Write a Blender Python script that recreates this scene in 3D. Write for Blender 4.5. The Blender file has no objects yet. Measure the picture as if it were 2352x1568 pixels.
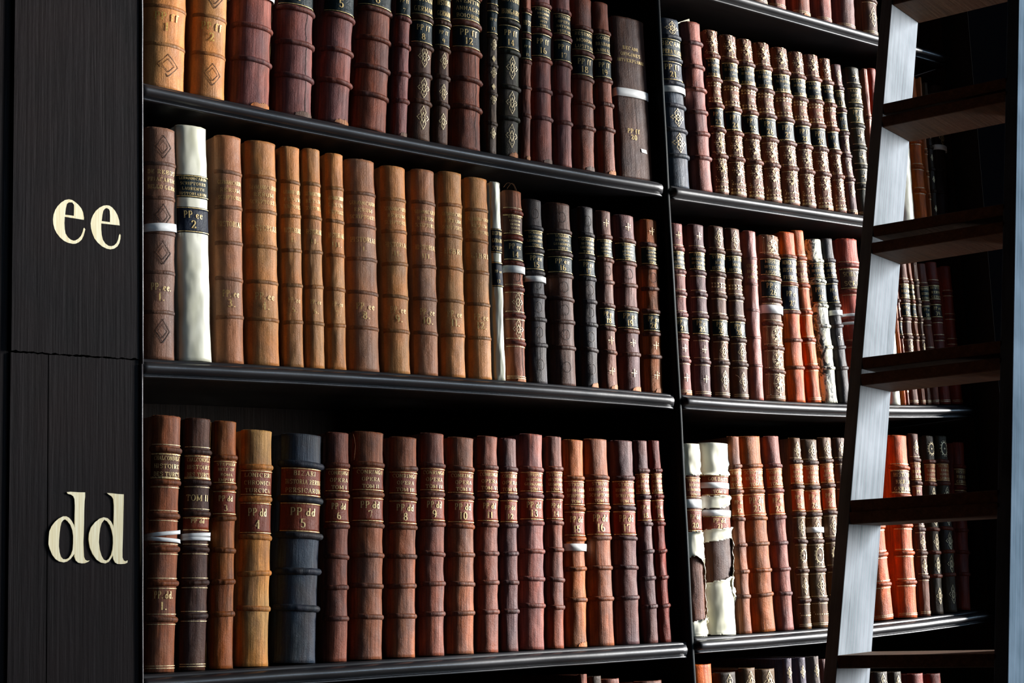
import bpy, bmesh, math, random
from mathutils import Vector, Matrix, noise
from mathutils.geometry import tessellate_polygon

# ------------------------------------------------------------------ camera, world, light, exposure
CAM = dict(loc=(0.0, -2.3, 1.62), yaw=0.676471, pitch=0.156351, roll=-0.037544, lens=57.3980)

sc = bpy.context.scene
col = sc.collection

def camera():
    c = CAM
    cy, sy, cp, sp = math.cos(c['yaw']), math.sin(c['yaw']), math.cos(c['pitch']), math.sin(c['pitch'])
    f = Vector((sy*cp, cy*cp, sp)); r = Vector((cy, -sy, 0)); u = r.cross(f)
    cr, sr = math.cos(c['roll']), math.sin(c['roll'])
    r2 = r*cr + u*sr; u2 = u*cr - r*sr
    m = Matrix((r2, u2, -f)).transposed().to_4x4(); m.translation = Vector(c['loc'])
    d = bpy.data.cameras.new('camera'); d.sensor_width = 36; d.sensor_fit = 'HORIZONTAL'; d.lens = c['lens']; d.clip_start = .02
    o = bpy.data.objects.new('camera', d); o.matrix_world = m; col.objects.link(o); sc.camera = o
camera()

w = bpy.data.worlds.new('world'); sc.world = w; w.use_nodes = True
w.node_tree.nodes['Background'].inputs[0].default_value = (.5, .55, .8, 1)
w.node_tree.nodes['Background'].inputs[1].default_value = .0015

def area(name, loc, size, size_y, power, color, target):
    d = bpy.data.lights.new(name, 'AREA'); d.shape = 'RECTANGLE'; d.size = size; d.size_y = size_y; d.energy = power; d.color = color
    o = bpy.data.objects.new(name, d); o.location = loc
    o.rotation_euler = (Vector(target) - Vector(loc)).to_track_quat('-Z', 'Y').to_euler()
    col.objects.link(o); return o
# daylight through the tall alcove window to the right of the bookcase
area('window_daylight', (13.98, -4.7, 4.3), 2.6, 6.2, 9000, (1.0, .985, .96), (0, -4.7, 4.3))
# added out-of-view strip light that draws highlights along the shelf noses
area('added_nose_light', (13.98, -16.5, 5.0), 17.0, 1.2, 1250, (.50, .74, 1.0), (0, -16.5, 5.0))
sc.view_settings.view_transform = 'Standard'; sc.view_settings.look = 'None'
sc.view_settings.exposure = 0; sc.view_settings.gamma = 1; sc.view_settings.use_curve_mapping = False


SHELVES = {"Al": [[1.104, 2.4511], [1.2473, 2.4466], [1.3905, 2.4429], [1.5338, 2.44], [1.677, 2.4378], [1.8202, 2.4365], [1.9635, 2.436], [2.1068, 2.4362], [2.25, 2.4373]], "Ar": [[2.268, 2.4344], [2.3872, 2.4362], [2.5065, 2.438], [2.6258, 2.4398], [2.745, 2.4416], [2.8643, 2.4434], [2.9835, 2.4452], [3.1028, 2.4469], [3.222, 2.4474]], "Bl": [[1.104, 2.0079], [1.2473, 2.01], [1.3905, 2.0116], [1.5338, 2.0125], [1.677, 2.0128], [1.8202, 2.0125], [1.9635, 2.0115], [2.1068, 2.01], [2.25, 2.0078]], "Br": [[2.268, 2.0084], [2.3872, 2.0076], [2.5065, 2.0078], [2.6258, 2.009], [2.745, 2.0112], [2.8643, 2.0145], [2.9835, 2.0187], [3.1028, 2.024], [3.222, 2.0303]], "Cl": [[1.104, 1.5288], [1.2473, 1.5287], [1.3905, 1.5285], [1.5338, 1.5283], [1.677, 1.528], [1.8202, 1.5278], [1.9635, 1.5275], [2.1068, 1.5272], [2.25, 1.5269]], "Cr": [[2.268, 1.5335], [2.3872, 1.5334], [2.5065, 1.5343], [2.6258, 1.536], [2.745, 1.5387], [2.8643, 1.5423], [2.9835, 1.5468], [3.1028, 1.5522], [3.222, 1.5586]], "Tr": [[2.268, 2.886], [2.3872, 2.886], [2.5065, 2.886], [2.6258, 2.886], [2.745, 2.886], [2.8643, 2.886], [2.9835, 2.886], [3.1028, 2.886], [3.222, 2.886]], "Tl": [[1.104, 2.888], [1.2473, 2.888], [1.3905, 2.888], [1.5338, 2.888], [1.677, 2.888], [1.8202, 2.888], [1.9635, 2.888], [2.1068, 2.888], [2.25, 2.888]], "Dl": [[1.104, 1.0538], [1.2473, 1.0537], [1.3905, 1.0535], [1.5338, 1.0533], [1.677, 1.053], [1.8202, 1.0528], [1.9635, 1.0525], [2.1068, 1.0522], [2.25, 1.0519]], "Dr": [[2.268, 1.0585], [2.3872, 1.0584], [2.5065, 1.0593], [2.6258, 1.061], [2.745, 1.0637], [2.8643, 1.0673], [2.9835, 1.0718], [3.1028, 1.0772], [3.222, 1.0836]]}
LETTERS = [[[[1.00761, 2.21009], [1.00767, 2.21376], [1.00628, 2.22165], [1.00362, 2.22719], [0.99869, 2.23245], [0.99341, 2.23618], [0.98889, 2.23855], [0.98365, 2.23899], [0.97769, 2.23715], [0.97176, 2.23277], [0.96587, 2.22623], [0.96221, 2.21998], [0.95968, 2.21243], [0.95884, 2.2051], [0.95941, 2.19794], [0.9613, 2.19094], [0.96466, 2.18482], [0.96987, 2.1789], [0.97583, 2.17449], [0.98253, 2.17196], [0.98999, 2.17117], [0.99447, 2.1718], [0.9997, 2.17454], [1.0042, 2.17903], [1.00718, 2.18519], [1.00904, 2.19197], [1.00994, 2.19573], [1.00827, 2.19795], [1.00714, 2.19687], [1.00565, 2.19086], [1.00304, 2.18474], [0.99893, 2.17991], [0.99445, 2.17688], [0.99146, 2.17619], [0.98697, 2.17715], [0.98248, 2.18029], [0.97873, 2.18567], [0.97735, 2.19276], [0.97678, 2.2014], [0.97724, 2.21125]], [[0.97782, 2.21459], [0.97888, 2.22418], [0.9807, 2.23169], [0.98368, 2.23425], [0.98891, 2.23489], [0.99178, 2.23159], [0.99196, 2.22577], [0.99164, 2.21442]]], [[[1.06587, 2.20814], [1.06493, 2.21605], [1.06221, 2.2239], [1.05832, 2.23012], [1.05367, 2.23476], [1.04902, 2.23716], [1.04439, 2.23733], [1.03901, 2.23593], [1.03288, 2.23222], [1.02677, 2.22632], [1.02222, 2.21915], [1.01958, 2.21222], [1.01846, 2.20549], [1.01924, 2.19825], [1.02117, 2.19114], [1.02461, 2.18346], [1.02996, 2.17745], [1.03684, 2.17232], [1.04451, 2.16946], [1.05066, 2.16901], [1.05682, 2.17076], [1.06223, 2.17502], [1.06533, 2.18053], [1.06704, 2.18737], [1.0675, 2.19261], [1.0661, 2.19505], [1.06455, 2.19228], [1.06339, 2.18623], [1.06068, 2.18003], [1.05682, 2.17592], [1.05219, 2.1741], [1.04757, 2.1742], [1.04219, 2.1773], [1.03835, 2.18276], [1.03642, 2.1899], [1.03563, 2.19937], [1.03561, 2.20784]], [[1.03637, 2.21161], [1.0375, 2.22096], [1.03902, 2.2278], [1.04132, 2.2314], [1.0444, 2.23289], [1.04787, 2.23183], [1.04942, 2.22905], [1.04997, 2.22171], [1.04983, 2.21133]]], [[[0.98289, 1.79882], [0.98845, 1.79945], [1.00049, 1.79877], [1.0113, 1.79873], [1.01132, 1.79219], [1.01048, 1.78565], [1.00993, 1.77097], [1.00974, 1.75469], [1.00937, 1.73846], [1.00882, 1.7263], [1.00929, 1.71416], [1.00994, 1.70446], [1.01168, 1.7004], [1.0147, 1.69874], [1.01884, 1.69908], [1.01643, 1.6971], [1.01126, 1.69516], [1.00611, 1.695], [1.00095, 1.69612], [0.99709, 1.6994], [0.9951, 1.70466], [0.99507, 1.70908], [0.99236, 1.7055], [0.98897, 1.70153], [0.98389, 1.69799], [0.97881, 1.69687], [0.97203, 1.69817], [0.96611, 1.70185], [0.96102, 1.7083], [0.95718, 1.71712], [0.95529, 1.72352], [0.9558, 1.7339], [0.95658, 1.7419], [0.95989, 1.7491], [0.9649, 1.75551], [0.97079, 1.76034], [0.97756, 1.76358], [0.98267, 1.76343], [0.98694, 1.76117], [0.99081, 1.75672], [0.99384, 1.75146], [0.9954, 1.74661], [0.99515, 1.7628], [0.99542, 1.77903], [0.99468, 1.78878], [0.99277, 1.79283], [0.98933, 1.79524], [0.98419, 1.7964]], [[0.98056, 1.75914], [0.98441, 1.75632], [0.98871, 1.75106], [0.99174, 1.74338], [0.99306, 1.7353], [0.99312, 1.72401], [0.99231, 1.71515], [0.98979, 1.70794], [0.98641, 1.70317], [0.98217, 1.70122], [0.97793, 1.70152], [0.97453, 1.70493], [0.97237, 1.71136], [0.97122, 1.72018], [0.97141, 1.729], [0.97236, 1.74023], [0.97341, 1.74827], [0.97506, 1.75471], [0.97759, 1.75793]]], [[[1.04541, 1.79828], [1.05469, 1.79772], [1.06358, 1.79682], [1.0725, 1.7965], [1.07232, 1.78363], [1.07179, 1.76294], [1.07143, 1.74642], [1.07099, 1.72994], [1.07045, 1.71351], [1.07046, 1.70284], [1.0725, 1.6983], [1.07561, 1.69702], [1.07873, 1.69821], [1.07828, 1.69493], [1.07428, 1.69335], [1.06895, 1.69303], [1.06275, 1.69329], [1.05833, 1.69565], [1.05612, 1.70058], [1.05523, 1.70631], [1.05304, 1.70226], [1.04865, 1.69661], [1.04339, 1.69441], [1.0364, 1.69558], [1.02942, 1.70015], [1.02332, 1.70834], [1.01895, 1.71811], [1.01701, 1.72949], [1.01758, 1.73842], [1.02059, 1.74736], [1.02666, 1.75469], [1.03363, 1.76], [1.04063, 1.76222], [1.04679, 1.76084], [1.05209, 1.75632], [1.05563, 1.74975], [1.05634, 1.74564], [1.0565, 1.76291], [1.05666, 1.7794], [1.05559, 1.7893], [1.05293, 1.7934], [1.04939, 1.79543]], [[1.04152, 1.75878], [1.04592, 1.75632], [1.05033, 1.75057], [1.05343, 1.74236], [1.05521, 1.73333], [1.05548, 1.72431], [1.05461, 1.71531], [1.05215, 1.70635], [1.04864, 1.70069], [1.0447, 1.69846], [1.04076, 1.69998], [1.03725, 1.70572], [1.03461, 1.71389], [1.0331, 1.7253], [1.03369, 1.7359], [1.03497, 1.74569], [1.03714, 1.75305]]]]
PIL = {"x1": 1.0982, "xb": 1.1054, "seam": 2.0018, "xl": 0.8972, "xp": 0.9544}
LADDER = dict(p0=(2.2015, -0.4159, 1.5026), along=(0.33279, 0.09694, 0.938), rung=(0.27968, -0.96009, 0.0), deep=(0.96009, 0.27968, 0.0), rungs=[-0.0098, 0.2527, 0.5263, 0.8074, 1.0992, 1.4039])
BOOKS = [
{'id': 'PP dd 1', 's': 'Cl', 'x': 1.1502, 'z': 1.5294, 'h': 0.3924, 'w': 0.0494, 'b': 0.0148, 't': 0.0361, 'c': [0.2918, 0.107, 0.0482], 'bands': (0.137, 0.266, 0.397, 0.527, 0.66, 0.798), 'lb': [(0.15, 0.255, [0.0844, 0.0296, 0.0137], ['CHALCONDILE', 'HISTOIRE', 'DES TURCS']), (0.67, 0.78, None, ['PP. dd.', '1.'])], 'tape': [(0.466, 0.015, 0.012), (0.492, 0.015, -0.006)], 'fil': 1, 'bh': 0.005, 'lab': 'brown leather volume tied with two crossing white tapes, reading HISTOIRE, marked PP dd 1', 'g': 'volumes on the dd shelf, left bay'},
{'id': 'PP dd 2', 's': 'Cl', 'x': 1.2049, 'z': 1.5293, 'h': 0.3906, 'w': 0.0445, 'b': 0.0133, 't': 0.0339, 'c': [0.0802, 0.0369, 0.0242], 'bands': (0.138, 0.26, 0.386, 0.526, 0.659, 0.79), 'lb': [(0.15, 0.25, [0.2016, 0.0437, 0.0185], ['CHALCONDILE', 'HISTOIRE', 'DES TURCS']), (0.27, 0.375, None, ['TOM II']), (0.398, 0.455, [0.2016, 0.0437, 0.0185], ['PP dd'])], 'tape': [(0.47, 0.015, 0.006), (0.485, 0.014, 0.001)], 'fil': 1, 'edge': 1, 'lab': 'worn dark brown volume with frayed tan right edge and white tape, marked PP dd', 'g': 'volumes on the dd shelf, left bay'},
{'id': 'PP dd 3', 's': 'Cl', 'x': 1.2543, 'z': 1.5293, 'h': 0.388, 'w': 0.0394, 'b': 0.0118, 't': 0.0295, 'c': [0.3663, 0.1221, 0.0252], 'bands': (0.15, 0.273, 0.4, 0.529, 0.656, 0.784), 'lb': [(0.164, 0.259, [0.2016, 0.0437, 0.0185], ['STEPHEN', 'HIST OF', 'ROMA', 'EMPIRE']), (0.287, 0.386, [0.2016, 0.0437, 0.0185], ['PP dd', '3'])], 'lab': 'narrow reddish orange leather volume with gilt title, marked PP dd 3', 'g': 'volumes on the dd shelf, left bay'},
{'id': 'PP dd 4', 's': 'Cl', 'x': 1.312, 'z': 1.5292, 'h': 0.3755, 'w': 0.0557, 'b': 0.0167, 't': 0.0357, 'c': [0.6514, 0.3613, 0.117], 'bands': (0.16, 0.298, 0.46, 0.613, 0.76), 'lb': [(0.174, 0.284, [0.2016, 0.0437, 0.0185], ['LONICERI', 'CHRONICA', 'TURCICA']), (0.312, 0.446, [0.2016, 0.0437, 0.0185], ['PP dd', '4'])], 'bc': [0.5271, 0.2542, 0.0723], 'lab': 'pale tan streaked volume lettered CHRONICA, marked PP dd 4', 'g': 'volumes on the dd shelf, left bay'},
{'id': 'PP dd 5', 's': 'Cl', 'x': 1.3933, 'z': 1.5291, 'h': 0.3711, 'w': 0.0758, 'b': 0.0228, 't': 0.0548, 'c': [0.0452, 0.0723, 0.1119], 'bands': (0.138, 0.292, 0.45, 0.606, 0.765), 'lb': [(0.152, 0.278, [0.2016, 0.0437, 0.0185], ['BIZARI', 'HISTORIA RERUM', 'PERSICARUM']), (0.306, 0.436, [0.2016, 0.0437, 0.0185], ['PP dd', '5'])], 'bh': 0.008, 'lab': 'thick slate blue volume with two red-brown labels, marked PP dd 5', 'g': 'volumes on the dd shelf, left bay'},
{'id': 'PP dd 6', 's': 'Cl', 'x': 1.4643, 'z': 1.529, 'h': 0.3772, 'w': 0.0443, 'b': 0.0133, 't': 0.0345, 'c': [0.2423, 0.0823, 0.0513], 'bands': (0.147, 0.28, 0.416, 0.548, 0.682, 0.816), 'lb': [(0.161, 0.266, [0.2016, 0.0437, 0.0185], ['CONRINGII', 'OPERA', 'TOM I']), (0.294, 0.402, [0.2016, 0.0437, 0.0185], ['PP dd', '6'])], 'lab': 'red-brown leather volume lettered CONRINGII OPERA TOM I, marked PP dd 6', 'g': 'volumes on the dd shelf, left bay'},
{'id': 'PP dd 7', 's': 'Cl', 'x': 1.5279, 'z': 1.5289, 'h': 0.3803, 'w': 0.0618, 'b': 0.0186, 't': 0.0363, 'c': [0.2918, 0.107, 0.0482], 'bands': (0.147, 0.28, 0.416, 0.548, 0.682, 0.816), 'lb': [(0.161, 0.266, [0.2016, 0.0437, 0.0185], ['CONRINGII', 'OPERA', 'TOM II']), (0.294, 0.402, [0.2016, 0.0437, 0.0185], ['PP dd', '7'])], 'lab': 'red-brown leather volume lettered CONRINGII OPERA TOM II, marked PP dd 7', 'g': 'volumes on the dd shelf, left bay'},
{'id': 'PP dd 8', 's': 'Cl', 'x': 1.5971, 'z': 1.5287, 'h': 0.3738, 'w': 0.0559, 'b': 0.0168, 't': 0.043, 'c': [0.2918, 0.107, 0.0482], 'bands': (0.147, 0.28, 0.416, 0.548, 0.682, 0.816), 'lb': [(0.161, 0.266, [0.2016, 0.0437, 0.0185], ['CONRINGII', 'OPERA', 'TOM III']), (0.294, 0.402, [0.2016, 0.0437, 0.0185], ['PP dd', '8'])], 'lab': 'red-brown leather volume lettered CONRINGII OPERA TOM III, marked PP dd 8', 'g': 'volumes on the dd shelf, left bay'},
{'id': 'PP dd 9', 's': 'Cl', 'x': 1.6599, 'z': 1.5286, 'h': 0.3828, 'w': 0.0504, 'b': 0.0151, 't': 0.0374, 'c': [0.2423, 0.0823, 0.0513], 'bands': (0.147, 0.28, 0.416, 0.548, 0.682, 0.816), 'lb': [(0.161, 0.266, [0.2016, 0.0437, 0.0185], ['CONRINGII', 'OPERA', 'TOM IV']), (0.294, 0.402, [0.2016, 0.0437, 0.0185], ['PP dd', '9'])], 'lab': 'red-brown leather volume lettered CONRINGII OPERA TOM IV, marked PP dd 9', 'g': 'volumes on the dd shelf, left bay'},
{'id': 'PP dd 10', 's': 'Cl', 'x': 1.7225, 'z': 1.5285, 'h': 0.3774, 'w': 0.056, 'b': 0.0168, 't': 0.0389, 'c': [0.2918, 0.107, 0.0482], 'bands': (0.147, 0.28, 0.416, 0.548, 0.682, 0.816), 'lb': [(0.161, 0.266, [0.2016, 0.0437, 0.0185], ['CONRINGII', 'OPERA', 'TOM V']), (0.294, 0.402, [0.2016, 0.0437, 0.0185], ['PP dd', '10'])], 'lab': 'red-brown leather volume lettered CONRINGII OPERA TOM V, marked PP dd 10', 'g': 'volumes on the dd shelf, left bay'},
{'id': 'PP dd 11', 's': 'Cl', 'x': 1.7805, 'z': 1.5284, 'h': 0.3817, 'w': 0.0446, 'b': 0.0134, 't': 0.0379, 'c': [0.2423, 0.0823, 0.0513], 'bands': (0.147, 0.28, 0.416, 0.548, 0.682, 0.816), 'lb': [(0.161, 0.266, [0.2016, 0.0437, 0.0185], ['CONRINGII', 'OPERA', 'TOM VI']), (0.294, 0.402, [0.2016, 0.0437, 0.0185], ['PP dd', '11'])], 'lab': 'red-brown leather volume lettered CONRINGII OPERA TOM VI, marked PP dd 11', 'g': 'volumes on the dd shelf, left bay'},
{'id': 'PP dd 12', 's': 'Cl', 'x': 1.8284, 'z': 1.5284, 'h': 0.3791, 'w': 0.0364, 'b': 0.0109, 't': 0.0318, 'c': [0.1329, 0.063, 0.0685], 'bands': (0.147, 0.28, 0.416, 0.548, 0.682, 0.816), 'lb': [(0.161, 0.266, [0.2016, 0.0437, 0.0185], ['CONRINGII', 'OPERA', 'TOM VII']), (0.294, 0.402, [0.2016, 0.0437, 0.0185], ['PP dd', '12'])], 'lab': 'red-brown leather volume lettered CONRINGII OPERA TOM VII, marked PP dd 12', 'g': 'volumes on the dd shelf, left bay'},
{'id': 'PP dd 13', 's': 'Cl', 'x': 1.8832, 'z': 1.5282, 'h': 0.389, 'w': 0.0525, 'b': 0.0158, 't': 0.0395, 'c': [0.2789, 0.1046, 0.0953], 'bands': (0.166, 0.29, 0.42, 0.55, 0.677, 0.8), 'lb': [(0.18, 0.276, [0.2016, 0.0437, 0.0185], ['STRUVII', 'HISTORIA', 'GERMANICA', 'TOM I']), (0.304, 0.406, [0.2016, 0.0437, 0.0185], ['PP dd', '13'])], 'lab': 'thick dull maroon volume lettered HISTORIA, marked PP dd 13', 'g': 'volumes on the dd shelf, left bay'},
{'id': 'PP dd 14', 's': 'Cl', 'x': 1.9351, 'z': 1.5281, 'h': 0.3865, 'w': 0.0374, 'b': 0.0112, 't': 0.0362, 'c': [0.2423, 0.0823, 0.0513], 'bands': (0.155, 0.285, 0.413, 0.54, 0.68, 0.81), 'lb': [(0.169, 0.271, [0.2016, 0.0437, 0.0185], ['STRUVII', 'HISTORIA', 'GERMANICA', 'TOM II']), (0.299, 0.399, [0.2016, 0.0437, 0.0185], ['PP dd', '14'])], 'lab': 'narrow red-brown volume lettered HISTORIA TOM II, marked PP dd 14', 'g': 'volumes on the dd shelf, left bay'},
{'id': 'PP dd 15', 's': 'Cl', 'x': 1.9867, 'z': 1.528, 'h': 0.382, 'w': 0.048, 'b': 0.0144, 't': 0.0315, 'c': [0.3663, 0.1221, 0.0252], 'bands': (0.188, 0.337, 0.485, 0.628, 0.776), 'lb': [(0.202, 0.323, [0.2016, 0.0437, 0.0185], ['STRUVII', 'RERUM GERMAN', 'SCRIPTORES', 'TOM I']), (0.351, 0.471, [0.2016, 0.0437, 0.0185], ['PP dd', '15'])], 'tape': [(0.525, 0.034, 0)], 'lab': 'orange-brown volume with one white paper tape round it, marked PP dd 15', 'g': 'volumes on the dd shelf, left bay', 'foot': 1},
{'id': 'PP dd 16', 's': 'Cl', 'x': 2.0518, 'z': 1.5279, 'h': 0.3857, 'w': 0.0566, 'b': 0.017, 't': 0.0119, 'c': [0.2918, 0.107, 0.0482], 'bands': (0.188, 0.337, 0.485, 0.628, 0.776), 'lb': [(0.202, 0.323, [0.2016, 0.0437, 0.0185], ['STRUVII', 'RERUM GERMAN', 'SCRIPTORES', 'TOM II']), (0.351, 0.471, [0.2016, 0.0437, 0.0185], ['PP dd', '16'])], 'lab': 'red-brown volume lettered STRUVII SCRIPTORES TOM II, marked PP dd 16', 'g': 'volumes on the dd shelf, left bay'},
{'id': 'PP dd 17', 's': 'Cl', 'x': 2.1172, 'z': 1.5277, 'h': 0.385, 'w': 0.0546, 'b': 0.0164, 't': 0.0153, 'c': [0.1329, 0.063, 0.0685], 'bands': (0.188, 0.337, 0.485, 0.628, 0.776), 'lb': [(0.202, 0.323, [0.2016, 0.0437, 0.0185], ['STRUVII', 'RERUM GERMAN', 'SCRIPTORES', 'TOM III']), (0.351, 0.471, [0.2016, 0.0437, 0.0185], ['PP dd', '17'])], 'lab': 'grey-brown volume lettered SCRIPTORES TOM III, marked PP dd 17', 'g': 'volumes on the dd shelf, left bay'},
{'id': 'PP dd 18', 's': 'Cl', 'x': 2.1713, 'z': 1.5276, 'h': 0.3865, 'w': 0.0348, 'b': 0.0105, 't': -0.011, 'c': [0.1329, 0.063, 0.0685], 'bands': (0.152, 0.283, 0.417, 0.554, 0.684, 0.823), 'lb': [(0.166, 0.269, [0.2016, 0.0437, 0.0185], ['STRUVII', 'CORPUS', 'HISTORIAE', 'GERMAN']), (0.297, 0.403, [0.2016, 0.0437, 0.0185], ['PP dd', '18'])], 'lab': 'thin grey-purple volume with orange-brown labels, marked PP dd 18', 'g': 'volumes on the dd shelf, left bay'},
{'id': 'PP dd 19', 's': 'Cl', 'x': 2.2082, 'z': 1.5276, 'h': 0.3876, 'w': 0.0276, 'b': 0.0083, 't': -0.0151, 'c': [0.2051, 0.0273, 0.0116], 'bands': (0.152, 0.283, 0.417, 0.554, 0.684, 0.823), 'lb': [(0.166, 0.269, [0.2016, 0.0437, 0.0185], ['STRUVII', 'CORPUS', 'HISTORIAE', 'GERMAN']), (0.297, 0.403, [0.2016, 0.0437, 0.0185], ['PP dd', '19'])], 'lab': 'thinnest dark red volume beside the upright divider, marked PP dd 19', 'g': 'volumes on the dd shelf, left bay'},
{'id': 'PP dd 20', 's': 'Cr', 'x': 2.2965, 'z': 1.5341, 'h': 0.3772, 'w': 0.0398, 'b': 0.008, 't': 0.0202, 'c': [0.1529, 0.0595, 0.0343], 'bands': (), 'kind': 'vellum_wrapped_book', 'lb': [(0.175, 0.285, [0.2016, 0.0437, 0.0185], ['TURNIUS', 'RERUM', 'GERMANICAR', 'TOM I']), (0.345, 0.46, [0.2016, 0.0437, 0.0185], ['PP dd', '20'])], 'tape': [(0.315, 0.045, 0)], 'velp': [[(-1, -0.003), (1, -0.003), (1, 0.15), (0.2, 0.165), (-1, 0.172)], [(-1, 0.46), (1, 0.465), (1, 0.64), (0.75, 0.66), (0.35, 0.62), (0, 0.6), (-0.3, 0.585), (-1, 0.6)], [(0.55, 0.6), (1, 0.6), (1, 0.95), (0.8, 0.9), (0.9, 0.78), (0.6, 0.7)], [(-1, 0.93), (1, 0.9), (1, 1), (-1, 1)]], 'lab': 'torn white vellum-wrapped volume standing against the divider, marked PP dd 20', 'g': 'volumes on the dd shelf, right bay'},
{'id': 'PP dd 21', 's': 'Cr', 'x': 2.3675, 'z': 1.534, 'h': 0.3804, 'w': 0.0757, 'b': 0.0205, 't': 0.0243, 'c': [0.0802, 0.0369, 0.0242], 'bands': (), 'kind': 'vellum_wrapped_book', 'lb': [(0.17, 0.28, [0.2016, 0.0437, 0.0185], ['GOLDASTI', '', 'TOM II']), (0.385, 0.465, [0.2016, 0.0437, 0.0185], ['PP dd', '21'])], 'tape': [(0.225, 0.03, 0), (0.37, 0.032, 0)], 'velp': [[(-1, -0.003), (1, -0.003), (1, 0.06), (0.75, 0.09), (0.55, 0.16), (0.3, 0.172), (-1, 0.172)], [(-1, 0.28), (0.8, 0.28), (0.5, 0.3), (0.35, 0.32), (0, 0.345), (-1, 0.35)], [(-1, 0.46), (1, 0.44), (1, 0.5), (0.3, 0.5), (-0.2, 0.515), (-1, 0.53)], [(0.55, 0.48), (1, 0.48), (1, 0.8), (0.6, 0.82), (0.3, 0.74), (0.45, 0.66), (0.65, 0.6)], [(-1, 0.74), (0.1, 0.71), (0.45, 0.7), (0.6, 0.78), (1, 0.85), (1, 1), (-1, 1)]], 'lab': 'wide torn cream vellum-wrapped volume with two white tapes, marked 21', 'g': 'volumes on the dd shelf, right bay'},
{'id': 'PP dd 22', 's': 'Cr', 'x': 2.4313, 'z': 1.5345, 'h': 0.3961, 'w': 0.0331, 'b': 0.0099, 't': -0.0151, 'c': [0.2918, 0.107, 0.0482], 'bands': (0.155, 0.285, 0.424, 0.555, 0.69, 0.814), 'lb': [(0.169, 0.271, [0.3916, 0.0908, 0.0222], ['SCRIPTORES', 'RER GERM', 'TOM I']), (0.299, 0.41, [0.3916, 0.0908, 0.0222], ['PP dd', '22'])], 'lab': 'red-brown volume directly right of the torn vellum pair, marked PP dd 22', 'g': 'volumes on the dd shelf, right bay'},
{'id': 'PP dd 23', 's': 'Cr', 'x': 2.4921, 'z': 1.5351, 'h': 0.3975, 'w': 0.0617, 'b': 0.0185, 't': -0.0312, 'c': [0.3663, 0.1221, 0.0252], 'bands': (0.155, 0.285, 0.424, 0.555, 0.69, 0.814), 'lb': [(0.169, 0.271, [0.3916, 0.0908, 0.0222], ['SCRIPTORES', 'RER GERM', 'TOM II']), (0.299, 0.41, [0.3916, 0.0908, 0.0222], ['PP dd', '23'])], 'lab': 'orange-streaked red-brown volume, TOM II, marked PP dd 23', 'g': 'volumes on the dd shelf, right bay'},
{'id': 'PP dd 24', 's': 'Cr', 'x': 2.5537, 'z': 1.5359, 'h': 0.399, 'w': 0.0448, 'b': 0.0134, 't': -0.0276, 'c': [0.2789, 0.1046, 0.0953], 'bands': (0.155, 0.285, 0.424, 0.555, 0.69, 0.814), 'lb': [(0.169, 0.271, [0.3916, 0.0908, 0.0222], ['SCRIPTORES', 'RER GERM', 'TOM III']), (0.299, 0.41, [0.3916, 0.0908, 0.0222], ['PP dd', '24'])], 'lab': 'dull maroon volume with orange labels, marked PP dd 24', 'g': 'volumes on the dd shelf, right bay'},
{'id': 'PP dd 25', 's': 'Cr', 'x': 2.6096, 'z': 1.5366, 'h': 0.397, 'w': 0.0358, 'b': 0.0107, 't': 0.0059, 'c': [0.1441, 0.0802, 0.0296], 'bands': (0.127, 0.26, 0.404, 0.547, 0.7, 0.855), 'bc': [0.0802, 0.0395, 0.0252], 'lb': [(0.141, 0.246, [0.3916, 0.0908, 0.0222], ['SCRIPTOR', 'RERUM', 'GERMAN', 'TOM I']), (0.274, 0.39, [0.3916, 0.0908, 0.0222], ['PP dd', '25'])], 'fil': 1, 'orn': [(0.065, 'flower'), (0.475, 'flower'), (0.62, 'medal'), (0.78, 'flower'), (0.93, 'dots')], 'lab': 'gilt-tooled olive brown volume with orange labels, marked PP dd 25', 'g': 'volumes on the dd shelf, right bay'},
{'id': 'PP dd 26', 's': 'Cr', 'x': 2.661, 'z': 1.5378, 'h': 0.3941, 'w': 0.0476, 'b': 0.0143, 't': -0.0029, 'c': [0.1441, 0.0802, 0.0296], 'bands': (0.127, 0.26, 0.404, 0.547, 0.7, 0.855), 'bc': [0.0802, 0.0395, 0.0252], 'lb': [(0.141, 0.246, [0.3916, 0.0908, 0.0222], ['SCRIPTOR', 'RERUM', 'GERMAN', 'TOM II']), (0.274, 0.39, [0.3916, 0.0908, 0.0222], ['PP dd', '26'])], 'fil': 1, 'orn': [(0.065, 'flower'), (0.475, 'flower'), (0.62, 'medal'), (0.78, 'flower'), (0.93, 'dots')], 'tape': [(0.486, 0.028, 0)], 'lab': 'gilt-tooled olive brown volume with a white paper tape, marked PP dd 26', 'g': 'volumes on the dd shelf, right bay'},
{'id': 'PP dd 27', 's': 'Cr', 'x': 2.7155, 'z': 1.5391, 'h': 0.3984, 'w': 0.0415, 'b': 0.0125, 't': -0.0175, 'c': [0.1441, 0.0802, 0.0296], 'bands': (0.127, 0.26, 0.404, 0.547, 0.7, 0.855), 'bc': [0.0802, 0.0395, 0.0252], 'lb': [(0.141, 0.246, [0.3916, 0.0908, 0.0222], ['SCRIPTOR', 'RERUM', 'GERMAN', 'TOM III']), (0.274, 0.39, [0.3916, 0.0908, 0.0222], ['PP dd', '27'])], 'fil': 1, 'orn': [(0.065, 'flower'), (0.475, 'flower'), (0.62, 'medal'), (0.78, 'flower'), (0.93, 'dots')], 'lab': 'gilt-tooled olive brown volume left of its ladder-hidden neighbour, marked 27', 'g': 'volumes on the dd shelf, right bay'},
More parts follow.
